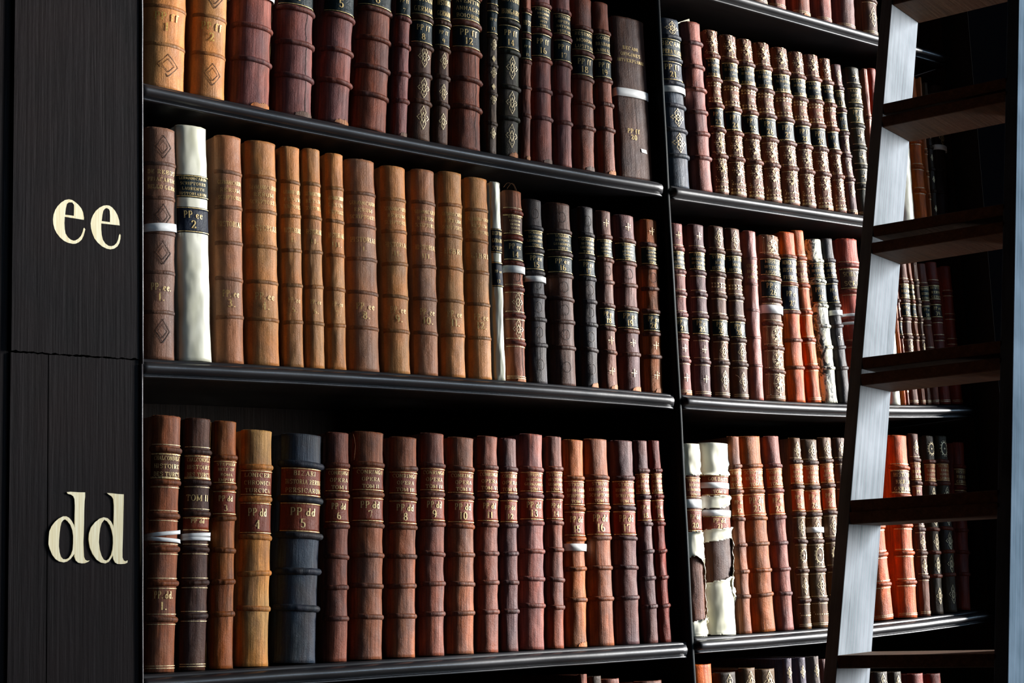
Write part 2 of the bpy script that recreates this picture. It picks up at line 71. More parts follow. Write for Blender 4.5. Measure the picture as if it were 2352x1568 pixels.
{'id': 's28', 's': 'Cr', 'x': 2.7602, 'z': 1.5403, 'h': 0.3979, 'w': 0.0348, 'b': 0.0104, 't': -0.0154, 'c': [0.1248, 0.0648, 0.0395], 'bands': (0.127, 0.26, 0.404, 0.547, 0.7, 0.855), 'orn': [(0.065, 'flower'), (0.2, 'flower'), (0.475, 'flower')], 'fil': 1, 'lab': 'dark gilt-tooled volume half hidden by the ladder rail, lower lettered shelf', 'g': 'volumes on the dd shelf, right bay'},
{'id': 's29', 's': 'Cr', 'x': 2.8716, 'z': 1.5445, 'h': 0.4006, 'w': 0.062, 'b': 0.0186, 't': -0.0551, 'c': [0.6038, 0.1195, 0.0091], 'bands': (0.18, 0.336, 0.5, 0.65, 0.81), 'fil': 2, 'bh': 0.005, 'lb': [(0.19, 0.325, [0.2016, 0.0437, 0.0185], ['HISTORIA', 'GERMAN'])], 'lab': 'bright orange-brown volume touching the right edge of the ladder rail', 'g': 'volumes on the dd shelf, right bay'},
{'id': 's30', 's': 'Cr', 'x': 2.9533, 'z': 1.5469, 'h': 0.4032, 'w': 0.06, 'b': 0.018, 't': 0.021, 'c': [0.6038, 0.1195, 0.0091], 'bands': (0.18, 0.336, 0.5, 0.65, 0.81), 'fil': 2, 'bh': 0.005, 'lb': [(0.195, 0.325, [0.0844, 0.0296, 0.0137], ['HISTORIA', 'RERUM', 'GERMAN'])], 'lab': 'bright orange-brown volume with darker brown title patch, seen between ladder rungs', 'g': 'volumes on the dd shelf, right bay'},
{'id': 's31', 's': 'Cr', 'x': 3.0086, 'z': 1.5492, 'h': 0.4064, 'w': 0.0326, 'b': 0.0098, 't': 0.0048, 'c': [0.1529, 0.0595, 0.0343], 'bands': (0.147, 0.275, 0.4, 0.53, 0.66, 0.79), 'lb': [(0.161, 0.261, [0.2016, 0.0437, 0.0185], ['HISTOR', 'RERUM', 'GERMAN']), (0.289, 0.386, [0.2016, 0.0437, 0.0185], ['PP', '32'])], 'orn': [(0.075, 'flower'), (0.465, 'flower'), (0.6, 'flower'), (0.73, 'flower')], 'fil': 1, 'lab': 'dark brown gilt-tooled volume right of the two bright orange ones', 'g': 'volumes on the dd shelf, right bay'},
{'id': 's32', 's': 'Cr', 'x': 3.0532, 'z': 1.551, 'h': 0.4012, 'w': 0.0369, 'b': 0.0111, 't': 0.0302, 'c': [0.0423, 0.0343, 0.0144], 'bands': (0.147, 0.275, 0.4, 0.53, 0.66, 0.79), 'bc': [0.1441, 0.0356, 0.0144], 'lb': [(0.161, 0.261, [0.3916, 0.0908, 0.0222], ['HISTORIA', 'RERUM', 'MASSOV', 'GERMAN'])], 'orn': [(0.075, 'medal'), (0.34, 'flower'), (0.465, 'flower'), (0.6, 'flower'), (0.73, 'flower'), (0.9, 'flower')], 'lab': 'dark green-black gilt volume with orange title, second from the dark right end', 'g': 'volumes on the dd shelf, right bay'},
{'id': 's33', 's': 'Cr', 'x': 3.1015, 'z': 1.5534, 'h': 0.4004, 'w': 0.044, 'b': 0.0132, 't': 0.0286, 'c': [0.0423, 0.0343, 0.0144], 'bands': (0.147, 0.275, 0.4, 0.53, 0.66, 0.79), 'bc': [0.1441, 0.0356, 0.0144], 'lb': [(0.161, 0.261, [0.3916, 0.0908, 0.0222], ['HISTORIA', 'RERUM', 'MASSOV', 'GERMAN'])], 'orn': [(0.075, 'medal'), (0.34, 'flower'), (0.465, 'flower'), (0.6, 'flower'), (0.73, 'flower'), (0.9, 'flower')], 'lab': 'dark volume with a bright gilt wreath at its head, near the right end', 'g': 'volumes on the dd shelf, right bay'},
{'id': 's34', 's': 'Cr', 'x': 3.1532, 'z': 1.5558, 'h': 0.3847, 'w': 0.0393, 'b': 0.0118, 't': 0.0661, 'c': [0.2051, 0.0273, 0.0116], 'bands': (0.147, 0.275, 0.4, 0.53, 0.66, 0.79), 'lb': [(0.161, 0.261, [0.0844, 0.0296, 0.0137], ['HISTOR', 'RERUM', 'GERMAN']), (0.289, 0.386, [0.0844, 0.0296, 0.0137], ['11'])], 'lab': 'nearly black red volume at the far right end of the lower lettered shelf', 'g': 'volumes on the dd shelf, right bay'},
{'id': 'PP ee 1', 's': 'Bl', 'x': 1.1516, 'z': 2.0095, 'h': 0.3751, 'w': 0.0545, 'b': 0.0163, 't': 0.0099, 'c': [0.1981, 0.117, 0.0887], 'bands': (0.16, 0.31, 0.46, 0.63, 0.8), 'bh': 0.002, 'lb': [(0.175, 0.285, None, ['DE REBUS', 'FRIACARUM', 'BELLO GERM']), (0.66, 0.77, None, ['PP. ee.', '1.'])], 'tape': [(0.437, 0.035, 0.01)], 'orn': [(0.085, 'stamp'), (0.385, 'stamp'), (0.545, 'stamp'), (0.88, 'stamp')], 'lab': 'mottled grey-brown volume with a white tape beside the end panel, marked PP ee 1', 'g': 'volumes on the ee shelf, left bay'},
{'id': 'PP ee 2', 's': 'Bl', 'x': 1.2135, 'z': 2.0105, 'h': 0.3853, 'w': 0.0555, 'b': 0.0122, 't': -0.0161, 'c': [0.8632, 0.8388, 0.6445], 'bands': (), 'bh': 0.003, 'kind': 'vellum_book', 'mat': 'vellum', 'lb': [(0.215, 0.312, [0.007, 0.0194, 0.0242], ['GERMANICARUM', 'SCRIPTORES', 'LAURENTII', 'HISTORIARUM']), (0.352, 0.462, [0.0075, 0.0144, 0.0307], ['PP ee', '2'])], 'lab': 'broad cream white vellum volume with two dark blue labels, marked PP ee 2', 'g': 'volumes on the ee shelf, left bay'},
{'id': 'PP ee 3', 's': 'Bl', 'x': 1.2766, 'z': 2.0112, 'h': 0.3785, 'w': 0.049, 'b': 0.0137, 't': -0.0019, 'c': [0.3663, 0.1845, 0.1022], 'bands': (0.165, 0.32, 0.477, 0.635, 0.8), 'bh': 0.0022, 'lb': [(0.19, 0.3, None, ['GERMANICARUM', 'RERUM', 'SCRIPTORES']), (0.37, 0.42, None, ['HISTORIAE']), (0.665, 0.775, None, ['PP. ee', '3.'])], 'gc': 'ecc47a', 'lab': 'brown calf volume with dark head beside the wide vellum, marked 3', 'g': 'volumes on the ee shelf, left bay'},
{'id': 'PP ee 4', 's': 'Bl', 'x': 1.3399, 'z': 2.0119, 'h': 0.3779, 'w': 0.0581, 'b': 0.0163, 't': -0.0032, 'c': [0.5271, 0.2623, 0.0976], 'bands': (0.165, 0.32, 0.477, 0.635, 0.8), 'bh': 0.0022, 'lb': [(0.19, 0.3, None, ['GERMANICARUM', 'RERUM', 'SCRIPTORES']), (0.37, 0.42, None, ['HISTORIAE']), (0.665, 0.775, None, ['PP. ee', '4.'])], 'gc': 'ecc47a', 'lab': 'tan calf volume with stained foot, marked PP ee 4', 'g': 'volumes on the ee shelf, left bay'},
{'id': 'PP ee 5', 's': 'Bl', 'x': 1.3942, 'z': 2.0123, 'h': 0.3759, 'w': 0.0373, 'b': 0.0104, 't': -0.0047, 'c': [0.5271, 0.2623, 0.0976], 'bands': (0.165, 0.32, 0.477, 0.635, 0.8), 'bh': 0.0022, 'lb': [(0.19, 0.3, None, ['GERMANICARUM', 'RERUM', 'SCRIPTORES']), (0.36, 0.455, None, ['HISTORIAE', 'I.']), (0.665, 0.775, None, ['PP. ee', '5.'])], 'gc': 'ecc47a', 'lab': 'slim tan calf volume, vol I, marked 5', 'g': 'volumes on the ee shelf, left bay'},
{'id': 'PP ee 6', 's': 'Bl', 'x': 1.4357, 'z': 2.0126, 'h': 0.3781, 'w': 0.034, 'b': 0.0095, 't': -0.0043, 'c': [0.5271, 0.2623, 0.0976], 'bands': (0.165, 0.32, 0.477, 0.635, 0.8), 'bh': 0.0022, 'lb': [(0.19, 0.3, None, ['GERMANICARUM', 'RERUM', 'SCRIPTORES']), (0.36, 0.455, None, ['HISTORIAE', 'II.']), (0.665, 0.775, None, ['PP. ee', '6.'])], 'gc': 'ecc47a', 'lab': 'slim tan calf volume, vol II, marked 6', 'g': 'volumes on the ee shelf, left bay'},
{'id': 'PP ee 7', 's': 'Bl', 'x': 1.4783, 'z': 2.0128, 'h': 0.3761, 'w': 0.0356, 'b': 0.01, 't': 0.0045, 'c': [0.5271, 0.2623, 0.0976], 'bands': (0.165, 0.32, 0.477, 0.635, 0.8), 'bh': 0.0022, 'lb': [(0.19, 0.3, None, ['GERMANICARUM', 'RERUM', 'SCRIPTORES']), (0.36, 0.455, None, ['HISTORIAE', 'III.']), (0.665, 0.775, None, ['PP. ee', '7.'])], 'gc': 'ecc47a', 'lab': 'slim tan calf volume, vol III, marked 7', 'g': 'volumes on the ee shelf, left bay'},
{'id': 'PP ee 8', 's': 'Bl', 'x': 1.5377, 'z': 2.0132, 'h': 0.3731, 'w': 0.0603, 'b': 0.0169, 't': -0.0044, 'c': [0.3663, 0.1845, 0.1022], 'bands': (0.165, 0.32, 0.477, 0.635, 0.8), 'bh': 0.0022, 'lb': [(0.19, 0.3, None, ['GERMANICARUM', 'RERUM', 'SCRIPTORES']), (0.36, 0.455, None, ['HISTORIAE', 'I.']), (0.665, 0.775, None, ['PP. ee', '8.'])], 'gc': 'ecc47a', 'lab': 'broad brown calf volume, reddish head, marked PP ee 8', 'g': 'volumes on the ee shelf, left bay'},
{'id': 'PP ee 9', 's': 'Bl', 'x': 1.6041, 'z': 2.0133, 'h': 0.3705, 'w': 0.0525, 'b': 0.0147, 't': 0.0025, 'c': [0.5271, 0.2623, 0.0976], 'bands': (0.165, 0.32, 0.477, 0.635, 0.8), 'bh': 0.0022, 'lb': [(0.19, 0.3, None, ['GERMANICARUM', 'RERUM', 'SCRIPTORES']), (0.36, 0.455, None, ['HISTORIAE', 'II.']), (0.665, 0.775, None, ['PP. ee', '9.'])], 'gc': 'ecc47a', 'lab': 'tan calf volume lettered HISTORIAE II, marked PP ee 9', 'g': 'volumes on the ee shelf, left bay'},
{'id': 'PP ee 10', 's': 'Bl', 'x': 1.6654, 'z': 2.0134, 'h': 0.3728, 'w': 0.05, 'b': 0.014, 't': 0.0116, 'c': [0.3663, 0.1845, 0.1022], 'bands': (0.165, 0.32, 0.477, 0.635, 0.8), 'bh': 0.0022, 'lb': [(0.19, 0.3, None, ['GERMANICARUM', 'RERUM', 'SCRIPTORES']), (0.36, 0.455, None, ['HISTORIAE', 'III.']), (0.665, 0.775, None, ['PP. ee', '10.'])], 'gc': 'ecc47a', 'lab': 'grey-brown headed calf volume lettered III, marked PP ee 10', 'g': 'volumes on the ee shelf, left bay'},
{'id': 'PP ee 11', 's': 'Bl', 'x': 1.7253, 'z': 2.0133, 'h': 0.3768, 'w': 0.0516, 'b': 0.0145, 't': 0.0141, 'c': [0.5271, 0.2623, 0.0976], 'bands': (0.165, 0.32, 0.477, 0.635, 0.8), 'bh': 0.0022, 'lb': [(0.19, 0.3, None, ['GERMANICARUM', 'RERUM', 'SCRIPTORES']), (0.37, 0.42, None, ['LIBRI']), (0.665, 0.775, None, ['PP. ee', '11.'])], 'gc': 'ecc47a', 'lab': 'tan calf volume with a clean orange head, marked PP ee 11', 'g': 'volumes on the ee shelf, left bay'},
{'id': 'PP ee 12', 's': 'Bl', 'x': 1.7855, 'z': 2.0131, 'h': 0.3742, 'w': 0.0511, 'b': 0.0143, 't': 0.0117, 'c': [0.5271, 0.2623, 0.0976], 'bands': (0.165, 0.32, 0.477, 0.635, 0.8), 'bh': 0.0022, 'lb': [(0.19, 0.3, None, ['GERMANICARUM', 'RERUM', 'SCRIPTORES']), (0.37, 0.42, None, ['LIBRI']), (0.665, 0.775, None, ['PP. ee', '12.'])], 'gc': 'ecc47a', 'lab': 'reddish tan calf volume beside the thin white one, marked 12', 'g': 'volumes on the ee shelf, left bay'},
{'id': 'PP ee 13', 's': 'Bl', 'x': 1.8248, 'z': 2.013, 'h': 0.3716, 'w': 0.0231, 'b': 0.0069, 't': 0.0099, 'c': [0.8632, 0.8388, 0.6445], 'bands': (), 'kind': 'vellum_book', 'mat': 'vellum', 'lb': [(0.24, 0.365, [0.0075, 0.0144, 0.0307], ['RERUM', 'GERMAN', 'SCRIPT']), (0.41, 0.535, [0.0075, 0.0144, 0.0307], ['PP ee', '13'])], 'lab': 'thin white vellum volume with two navy labels, marked PP ee 13', 'g': 'volumes on the ee shelf, left bay'},
{'id': 'PP ee 14', 's': 'Bl', 'x': 1.8669, 'z': 2.0127, 'h': 0.3608, 'w': 0.0438, 'b': 0.0131, 't': 0.0171, 'c': [0.2918, 0.107, 0.0482], 'bands': (0.115, 0.25, 0.387, 0.52, 0.66, 0.8), 'bc': [0.1529, 0.0284, 0.0116], 'lb': [(0.129, 0.236, [0.0802, 0.0369, 0.0242], ['HISTORIA', 'GERMAN', 'MONUM', 'TOMUS', 'LIPSIAE']), (0.264, 0.373, [0.007, 0.0194, 0.0242], ['PP ee', '14'])], 'tape': [(0.42, 0.037, 0)], 'fil': 1, 'crack': 1, 'orn': [(0.455, 'circle'), (0.59, 'flower'), (0.73, 'flower')], 'lab': 'tattered red-brown volume with loose threads on top, marked PP ee 14', 'g': 'volumes on the ee shelf, left bay', 'foot': 1},
{'id': 'PP ee 15', 's': 'Bl', 'x': 1.9199, 'z': 2.0123, 'h': 0.3507, 'w': 0.0431, 'b': 0.0129, 't': 0.0034, 'c': [0.0382, 0.0409, 0.0497], 'bands': (0.157, 0.283, 0.404, 0.53, 0.656, 0.795), 'lb': [(0.171, 0.269, [0.007, 0.0194, 0.0242], ['SCHARDII', 'HISTORIA', 'GERMANICA', 'TOM I']), (0.297, 0.39, [0.007, 0.0194, 0.0242], ['PP ee', '15'])], 'orn': [(0.08, 'circle'), (0.465, 'circle'), (0.59, 'circle'), (0.725, 'circle'), (0.9, 'circle')], 'tape': [(0.44, 0.03, 0)], 'lab': 'charcoal black volume with a white paper tape, marked PP ee 15', 'g': 'volumes on the ee shelf, left bay'},
{'id': 'PP ee 16', 's': 'Bl', 'x': 1.9851, 'z': 2.0116, 'h': 0.3524, 'w': 0.0588, 'b': 0.0176, 't': 0.0065, 'c': [0.0802, 0.0369, 0.0242], 'bands': (0.157, 0.283, 0.404, 0.53, 0.656, 0.795), 'lb': [(0.171, 0.269, [0.007, 0.0194, 0.0242], ['SCHARDII', 'HISTORIA', 'GERMANICA', 'TOM II']), (0.297, 0.39, [0.007, 0.0194, 0.0242], ['PP ee', '16'])], 'orn': [(0.08, 'circle'), (0.465, 'circle'), (0.59, 'circle'), (0.725, 'circle'), (0.9, 'circle')], 'lab': 'thick dark brown volume with orange-rubbed lower half, marked PP ee 16', 'g': 'volumes on the ee shelf, left bay'},
{'id': 'PP ee 17', 's': 'Bl', 'x': 2.0468, 'z': 2.0111, 'h': 0.3531, 'w': 0.0392, 'b': 0.0118, 't': 0.0183, 'c': [0.0382, 0.0409, 0.0497], 'bands': (0.157, 0.283, 0.404, 0.53, 0.656, 0.795), 'lb': [(0.171, 0.269, [0.007, 0.0194, 0.0242], ['SCHARDII', 'HISTORIA', 'GERMANICA', 'TOM III']), (0.297, 0.39, [0.007, 0.0194, 0.0242], ['PP ee', '17'])], 'orn': [(0.08, 'circle'), (0.465, 'circle'), (0.59, 'circle'), (0.725, 'circle'), (0.9, 'circle')], 'lab': 'narrow charcoal volume with blind ring stamps, marked PP ee 17', 'g': 'volumes on the ee shelf, left bay', 'foot': 1},
{'id': 'PP ee 18', 's': 'Bl', 'x': 2.0965, 'z': 2.0105, 'h': 0.3515, 'w': 0.0374, 'b': 0.0112, 't': 0.0071, 'c': [0.1529, 0.0595, 0.0343], 'bands': (0.148, 0.28, 0.405, 0.535, 0.665, 0.795), 'bc': [0.1022, 0.0423, 0.0273], 'lb': [(0.162, 0.266, [0.007, 0.0194, 0.0242], ['MASSONII', 'GENTIS', 'HISTORIA', 'GERMAN', 'TOM I']), (0.549, 0.651, [0.007, 0.0194, 0.0242], ['PP ee', '18'])], 'orn': [(0.07, 'cross'), (0.34, 'circle'), (0.6, 'cross'), (0.73, 'cross'), (0.9, 'cross')], 'lab': 'brown volume with gilt cross at head, marked PP ee 18', 'g': 'volumes on the ee shelf, left bay', 'foot': 1},
{'id': 'PP ee 19', 's': 'Bl', 'x': 2.1534, 'z': 2.0096, 'h': 0.3509, 'w': 0.0523, 'b': 0.0157, 't': 0.0094, 'c': [0.1329, 0.063, 0.0685], 'bands': (0.148, 0.28, 0.405, 0.535, 0.665, 0.795), 'bc': [0.1022, 0.0423, 0.0273], 'lb': [(0.162, 0.266, [0.007, 0.0194, 0.0242], ['MASSONII', 'GENTIS', 'HISTORIA', 'GERMAN', 'TOM I']), (0.549, 0.651, [0.007, 0.0194, 0.0242], ['PP ee', '19'])], 'orn': [(0.07, 'cross'), (0.34, 'circle'), (0.6, 'cross'), (0.73, 'cross'), (0.9, 'cross')], 'lab': 'wine-purple brown volume, marked PP ee 19', 'g': 'volumes on the ee shelf, left bay', 'foot': 1},
{'id': 'PP ee 20', 's': 'Bl', 'x': 2.2142, 'z': 2.0087, 'h': 0.35, 'w': 0.0439, 'b': 0.0132, 't': 0.0218, 'c': [0.3663, 0.1221, 0.0252], 'bands': (0.148, 0.28, 0.405, 0.535, 0.665, 0.795), 'bc': [0.1022, 0.0423, 0.0273], 'lb': [(0.162, 0.266, [0.007, 0.0194, 0.0242], ['MASSONII', 'GENTIS', 'HISTORIA', 'GERMAN', 'TOM I']), (0.549, 0.651, [0.007, 0.0194, 0.0242], ['PP ee', '20'])], 'orn': [(0.07, 'cross'), (0.34, 'circle'), (0.6, 'cross'), (0.73, 'cross'), (0.9, 'cross')], 'lab': 'orange-brown volume last before the divider, marked PP ee 20', 'g': 'volumes on the ee shelf, left bay', 'foot': 1},
{'id': 'PP ee 21', 's': 'Br', 'x': 2.2963, 'z': 2.0087, 'h': 0.351, 'w': 0.0393, 'b': 0.0118, 't': -0.0045, 'c': [0.2789, 0.1046, 0.0953], 'bands': (0.15, 0.285, 0.41, 0.536, 0.66, 0.8), 'lb': [(0.164, 0.271, [0.007, 0.0194, 0.0242], ['STRUVII', 'BIBLIOTHECA', 'HISTORICA', 'LIPSIAE']), (0.55, 0.646, [0.007, 0.0194, 0.0242], ['PP ee', '21'])], 'fil': 1, 'orn': [(0.07, 'cross'), (0.6, 'cross'), (0.73, 'cross'), (0.9, 'cross')], 'lab': 'narrow maroon volume right against the divider, marked PP ee 21', 'g': 'volumes on the ee shelf, right bay', 'foot': 1},
{'id': 'PP ee 22', 's': 'Br', 'x': 2.3507, 'z': 2.0083, 'h': 0.3559, 'w': 0.0435, 'b': 0.0131, 't': 0.0108, 'c': [0.1329, 0.063, 0.0685], 'bands': (0.15, 0.285, 0.41, 0.536, 0.66, 0.8), 'lb': [(0.164, 0.271, [0.007, 0.0194, 0.0242], ['STRUVII', 'BIBLIOTHECA', 'HISTORICA', 'LIPSIAE']), (0.55, 0.646, [0.007, 0.0194, 0.0242], ['PP ee', '22'])], 'fil': 1, 'orn': [(0.07, 'cross'), (0.6, 'cross'), (0.73, 'cross'), (0.9, 'cross')], 'lab': 'wine-purple volume with dark labels, marked PP ee 22', 'g': 'volumes on the ee shelf, right bay'},
{'id': 'PP ee 23', 's': 'Br', 'x': 2.4055, 'z': 2.0083, 'h': 0.3588, 'w': 0.0419, 'b': 0.0126, 't': 0.0217, 'c': [0.1248, 0.0648, 0.0395], 'bands': (0.15, 0.285, 0.41, 0.536, 0.66, 0.8), 'lb': [(0.164, 0.271, [0.007, 0.0194, 0.0242], ['STRUVE', 'MAII', 'HISTORIA']), (0.55, 0.646, [0.007, 0.0194, 0.0242], ['PP ee', '23'])], 'fil': 1, 'orn': [(0.07, 'flower'), (0.35, 'tri'), (0.6, 'flower'), (0.73, 'flower'), (0.9, 'flower')], 'lab': 'brown volume with gilt lozenges and dark labels, marked PP ee 23', 'g': 'volumes on the ee shelf, right bay'},
{'id': 'PP ee 24', 's': 'Br', 'x': 2.4608, 'z': 2.0084, 'h': 0.3599, 'w': 0.0416, 'b': 0.0125, 't': 0.0016, 'c': [0.1248, 0.0648, 0.0395], 'bands': (0.15, 0.285, 0.41, 0.536, 0.66, 0.8), 'lb': [(0.164, 0.271, [0.007, 0.0194, 0.0242], ['STRUVE', 'MAII', 'HISTORIA']), (0.55, 0.646, [0.007, 0.0194, 0.0242], ['PP ee', '24'])], 'fil': 1, 'orn': [(0.07, 'flower'), (0.35, 'tri'), (0.6, 'flower'), (0.73, 'flower'), (0.9, 'flower')], 'lab': 'brown volume with gilt lozenges and a hanging thread, marked PP ee 24', 'g': 'volumes on the ee shelf, right bay'},
{'id': 's25', 's': 'Br', 'x': 2.5081, 'z': 2.0086, 'h': 0.3598, 'w': 0.0365, 'b': 0.011, 't': 0.0122, 'c': [0.2789, 0.1046, 0.0953], 'bands': (0.165, 0.32, 0.475, 0.635, 0.8), 'bh': 0.0016, 'lb': [(0.19, 0.3, None, ['CUSPINI', 'HUGONIS', 'ANNAL'])], 'lab': 'plain dull red volume with low bands and gilt title, no shelf label', 'g': 'volumes on the ee shelf, right bay'},
{'id': 'PP ee 26', 's': 'Br', 'x': 2.5683, 'z': 2.0092, 'h': 0.3568, 'w': 0.0566, 'b': 0.017, 't': 0.0245, 'c': [0.2664, 0.1441, 0.0762], 'bands': (0.132, 0.265, 0.4, 0.54, 0.685, 0.825), 'bc': [0.147, 0.0685, 0.0423], 'lb': [(0.146, 0.251, [0.007, 0.0194, 0.0242], ['MUSSATI', 'HISTORIA', 'AUGUSTA']), (0.279, 0.386, [0.007, 0.0194, 0.0242], ['PP ee', '26'])], 'tape': [(0.455, 0.05, 0)], 'fil': 1, 'edge': 1, 'orn': [(0.07, 'boxflower'), (0.61, 'boxflower'), (0.755, 'boxflower'), (0.9, 'boxflower')], 'lab': 'ornate pale brown volume lettered MUSSATI with broad white tape, marked PP ee 26', 'g': 'volumes on the ee shelf, right bay'},
{'id': 'PP ee 27', 's': 'Br', 'x': 2.6331, 'z': 2.0101, 'h': 0.3693, 'w': 0.0493, 'b': 0.0148, 't': -0.0064, 'c': [0.6038, 0.1195, 0.0091], 'bands': (0.147, 0.31, 0.475, 0.64, 0.8), 'bc': [0.2016, 0.0578, 0.0194], 'lb': [(0.155, 0.302, [0.0075, 0.0144, 0.0307], ['AENEA SILVII', 'HISTORIA', 'FRIDERICI']), (0.318, 0.467, [0.0075, 0.0144, 0.0307], ['PP ee', '27'])], 'lab': 'bright orange-red volume with dark blue labels, marked PP ee 27', 'g': 'volumes on the ee shelf, right bay'},
{'id': 's28', 's': 'Br', 'x': 2.6875, 'z': 2.0113, 'h': 0.3756, 'w': 0.0391, 'b': 0.0117, 't': -0.0647, 'c': [0.6867, 0.1441, 0.007], 'bands': (0.165, 0.325, 0.48, 0.64, 0.8), 'bc': [0.2542, 0.0578, 0.0144], 'fil': 1, 'lb': [(0.18, 0.31, [0.2016, 0.0437, 0.0185], ['HISTORIA', 'FRIDERICI', 'TERTII', 'IMPERAT'])], 'lab': 'bright orange volume with brown title, leaning on the blue-labelled one', 'g': 'volumes on the ee shelf, right bay'},
{'id': 'PP ee 29', 's': 'Br', 'x': 2.7387, 'z': 2.0124, 'h': 0.361, 'w': 0.0448, 'b': 0.0134, 't': -0.0578, 'c': [0.8632, 0.8388, 0.6445], 'bands': (0.135, 0.26, 0.41, 0.535, 0.665, 0.79), 'bc': [0.2542, 0.2384, 0.1683], 'mat': 'marbled', 'lb': [(0.149, 0.246, [0.007, 0.0194, 0.0242], ['PASTRIZ', 'HISTORIA', 'SAXONI']), (0.274, 0.396, [0.007, 0.0194, 0.0242], ['PP ee', '29'])], 'lab': 'black and cream flaking marbled volume with dark labels, marked 29', 'g': 'volumes on the ee shelf, right bay'},
{'id': 'PP ee 30', 's': 'Br', 'x': 2.7867, 'z': 2.0138, 'h': 0.3657, 'w': 0.0339, 'b': 0.0102, 't': -0.0746, 'c': [0.0382, 0.0409, 0.0497], 'bands': (0.135, 0.26, 0.41, 0.535, 0.665, 0.79), 'bc': [0.0331, 0.0343, 0.0423], 'lb': [(0.149, 0.246, [0.0075, 0.0144, 0.0307], ['PASTRI', 'HISTOR', 'SAXON']), (0.274, 0.396, [0.0075, 0.0144, 0.0307], ['PP ee', '30'])], 'tape': [(0.455, 0.03, 0)], 'orn': [(0.6, 'cross')], 'lab': 'narrow charcoal leaning volume with white tape, marked 30', 'g': 'volumes on the ee shelf, right bay'},
{'id': 's31', 's': 'Br', 'x': 2.8511, 'z': 2.0158, 'h': 0.3708, 'w': 0.0666, 'b': 0.02, 't': -0.0416, 'c': [0.5271, 0.0802, 0.0423], 'bands': (0.165, 0.325, 0.49, 0.64, 0.8), 'bc': [0.2542, 0.0513, 0.0296], 'bh': 0.006, 'fil': 1, 'lb': [(0.185, 0.31, [0.0802, 0.0369, 0.0242], ['SCHILTERI', 'SCRIPT'])], 'tape': [(0.468, 0.018, 0), (0.518, 0.018, 0)], 'lab': 'large salmon red volume with grey title label behind the ladder rail', 'g': 'volumes on the ee shelf, right bay'},
{'id': 'sw', 's': 'Br', 'x': 2.9552, 'z': 2.0189, 'h': 0.3336, 'w': 0.034, 'b': 0.0102, 't': -0.0025, 'c': [0.8632, 0.8388, 0.6445], 'bands': (), 'kind': 'vellum_book', 'mat': 'vellum', 'lab': 'plain white vellum volume peeping out right of the ladder rail, ee shelf', 'g': 'volumes on the ee shelf, right bay'},
{'id': 's33', 's': 'Br', 'x': 2.982, 'z': 2.0197, 'h': 0.3321, 'w': 0.009, 'b': 0.0027, 't': -0.0261, 'c': [0.6867, 0.1441, 0.007], 'bands': (), 'lab': 'very thin orange volume beside the plain white vellum, ee shelf', 'g': 'volumes on the ee shelf, right bay'},
{'id': 'PP ee 34', 's': 'Br', 'x': 2.9955, 'z': 2.0205, 'h': 0.3326, 'w': 0.009, 'b': 0.0027, 't': -0.0404, 'c': [0.1529, 0.0595, 0.0343], 'bands': (0.15, 0.285, 0.41, 0.536, 0.66, 0.8), 'orn': [(0.34, 'flower'), (0.6, 'flower'), (0.73, 'flower'), (0.9, 'tri')], 'lb': [(0.424, 0.522, [0.007, 0.0194, 0.0242], ['PP ee', '34'])], 'lab': 'speckled brown gilt volume right of the very thin orange one, marked 34', 'g': 'volumes on the ee shelf, right bay'},
{'id': 'PP ee 35', 's': 'Br', 'x': 3.0234, 'z': 2.0219, 'h': 0.3344, 'w': 0.0302, 'b': 0.0091, 't': -0.0225, 'c': [0.1529, 0.0595, 0.0343], 'bands': (0.15, 0.285, 0.41, 0.536, 0.66, 0.8), 'lb': [(0.164, 0.271, [0.007, 0.0194, 0.0242], ['HISTOR', 'RERUM', 'GERMAN']), (0.299, 0.396, [0.007, 0.0194, 0.0242], ['PP ee', '35'])], 'fil': 1, 'bh': 0.003, 'orn': [(0.6, 'flower'), (0.73, 'flower')], 'lab': 'rough brown volume with gilt marks, marked PP ee 35', 'g': 'volumes on the ee shelf, right bay'},
{'id': 'PP ee 36', 's': 'Br', 'x': 3.0529, 'z': 2.0233, 'h': 0.3327, 'w': 0.0159, 'b': 0.0048, 't': -0.0492, 'c': [0.2918, 0.107, 0.0482], 'bands': (0.15, 0.285, 0.41, 0.536, 0.66, 0.8), 'lb': [(0.164, 0.271, [0.007, 0.0194, 0.0242], ['HISTOR', 'RERUM', 'GERMAN']), (0.299, 0.396, [0.007, 0.0194, 0.0242], ['PP ee', '36'])], 'fil': 1, 'bh': 0.003, 'orn': [], 'lab': 'red volume with orange foot, marked 36, ee shelf', 'g': 'volumes on the ee shelf, right bay'},
{'id': 'PP ee 37', 's': 'Br', 'x': 3.0737, 'z': 2.0242, 'h': 0.3329, 'w': 0.0181, 'b': 0.0054, 't': -0.0465, 'c': [0.1248, 0.0648, 0.0395], 'bands': (0.15, 0.285, 0.41, 0.536, 0.66, 0.8), 'lb': [], 'fil': 1, 'bh': 0.003, 'orn': [(0.6, 'flower'), (0.73, 'flower')], 'lab': 'very thin gilt-flecked volume squeezed between two red ones, ee shelf', 'g': 'volumes on the ee shelf, right bay'},
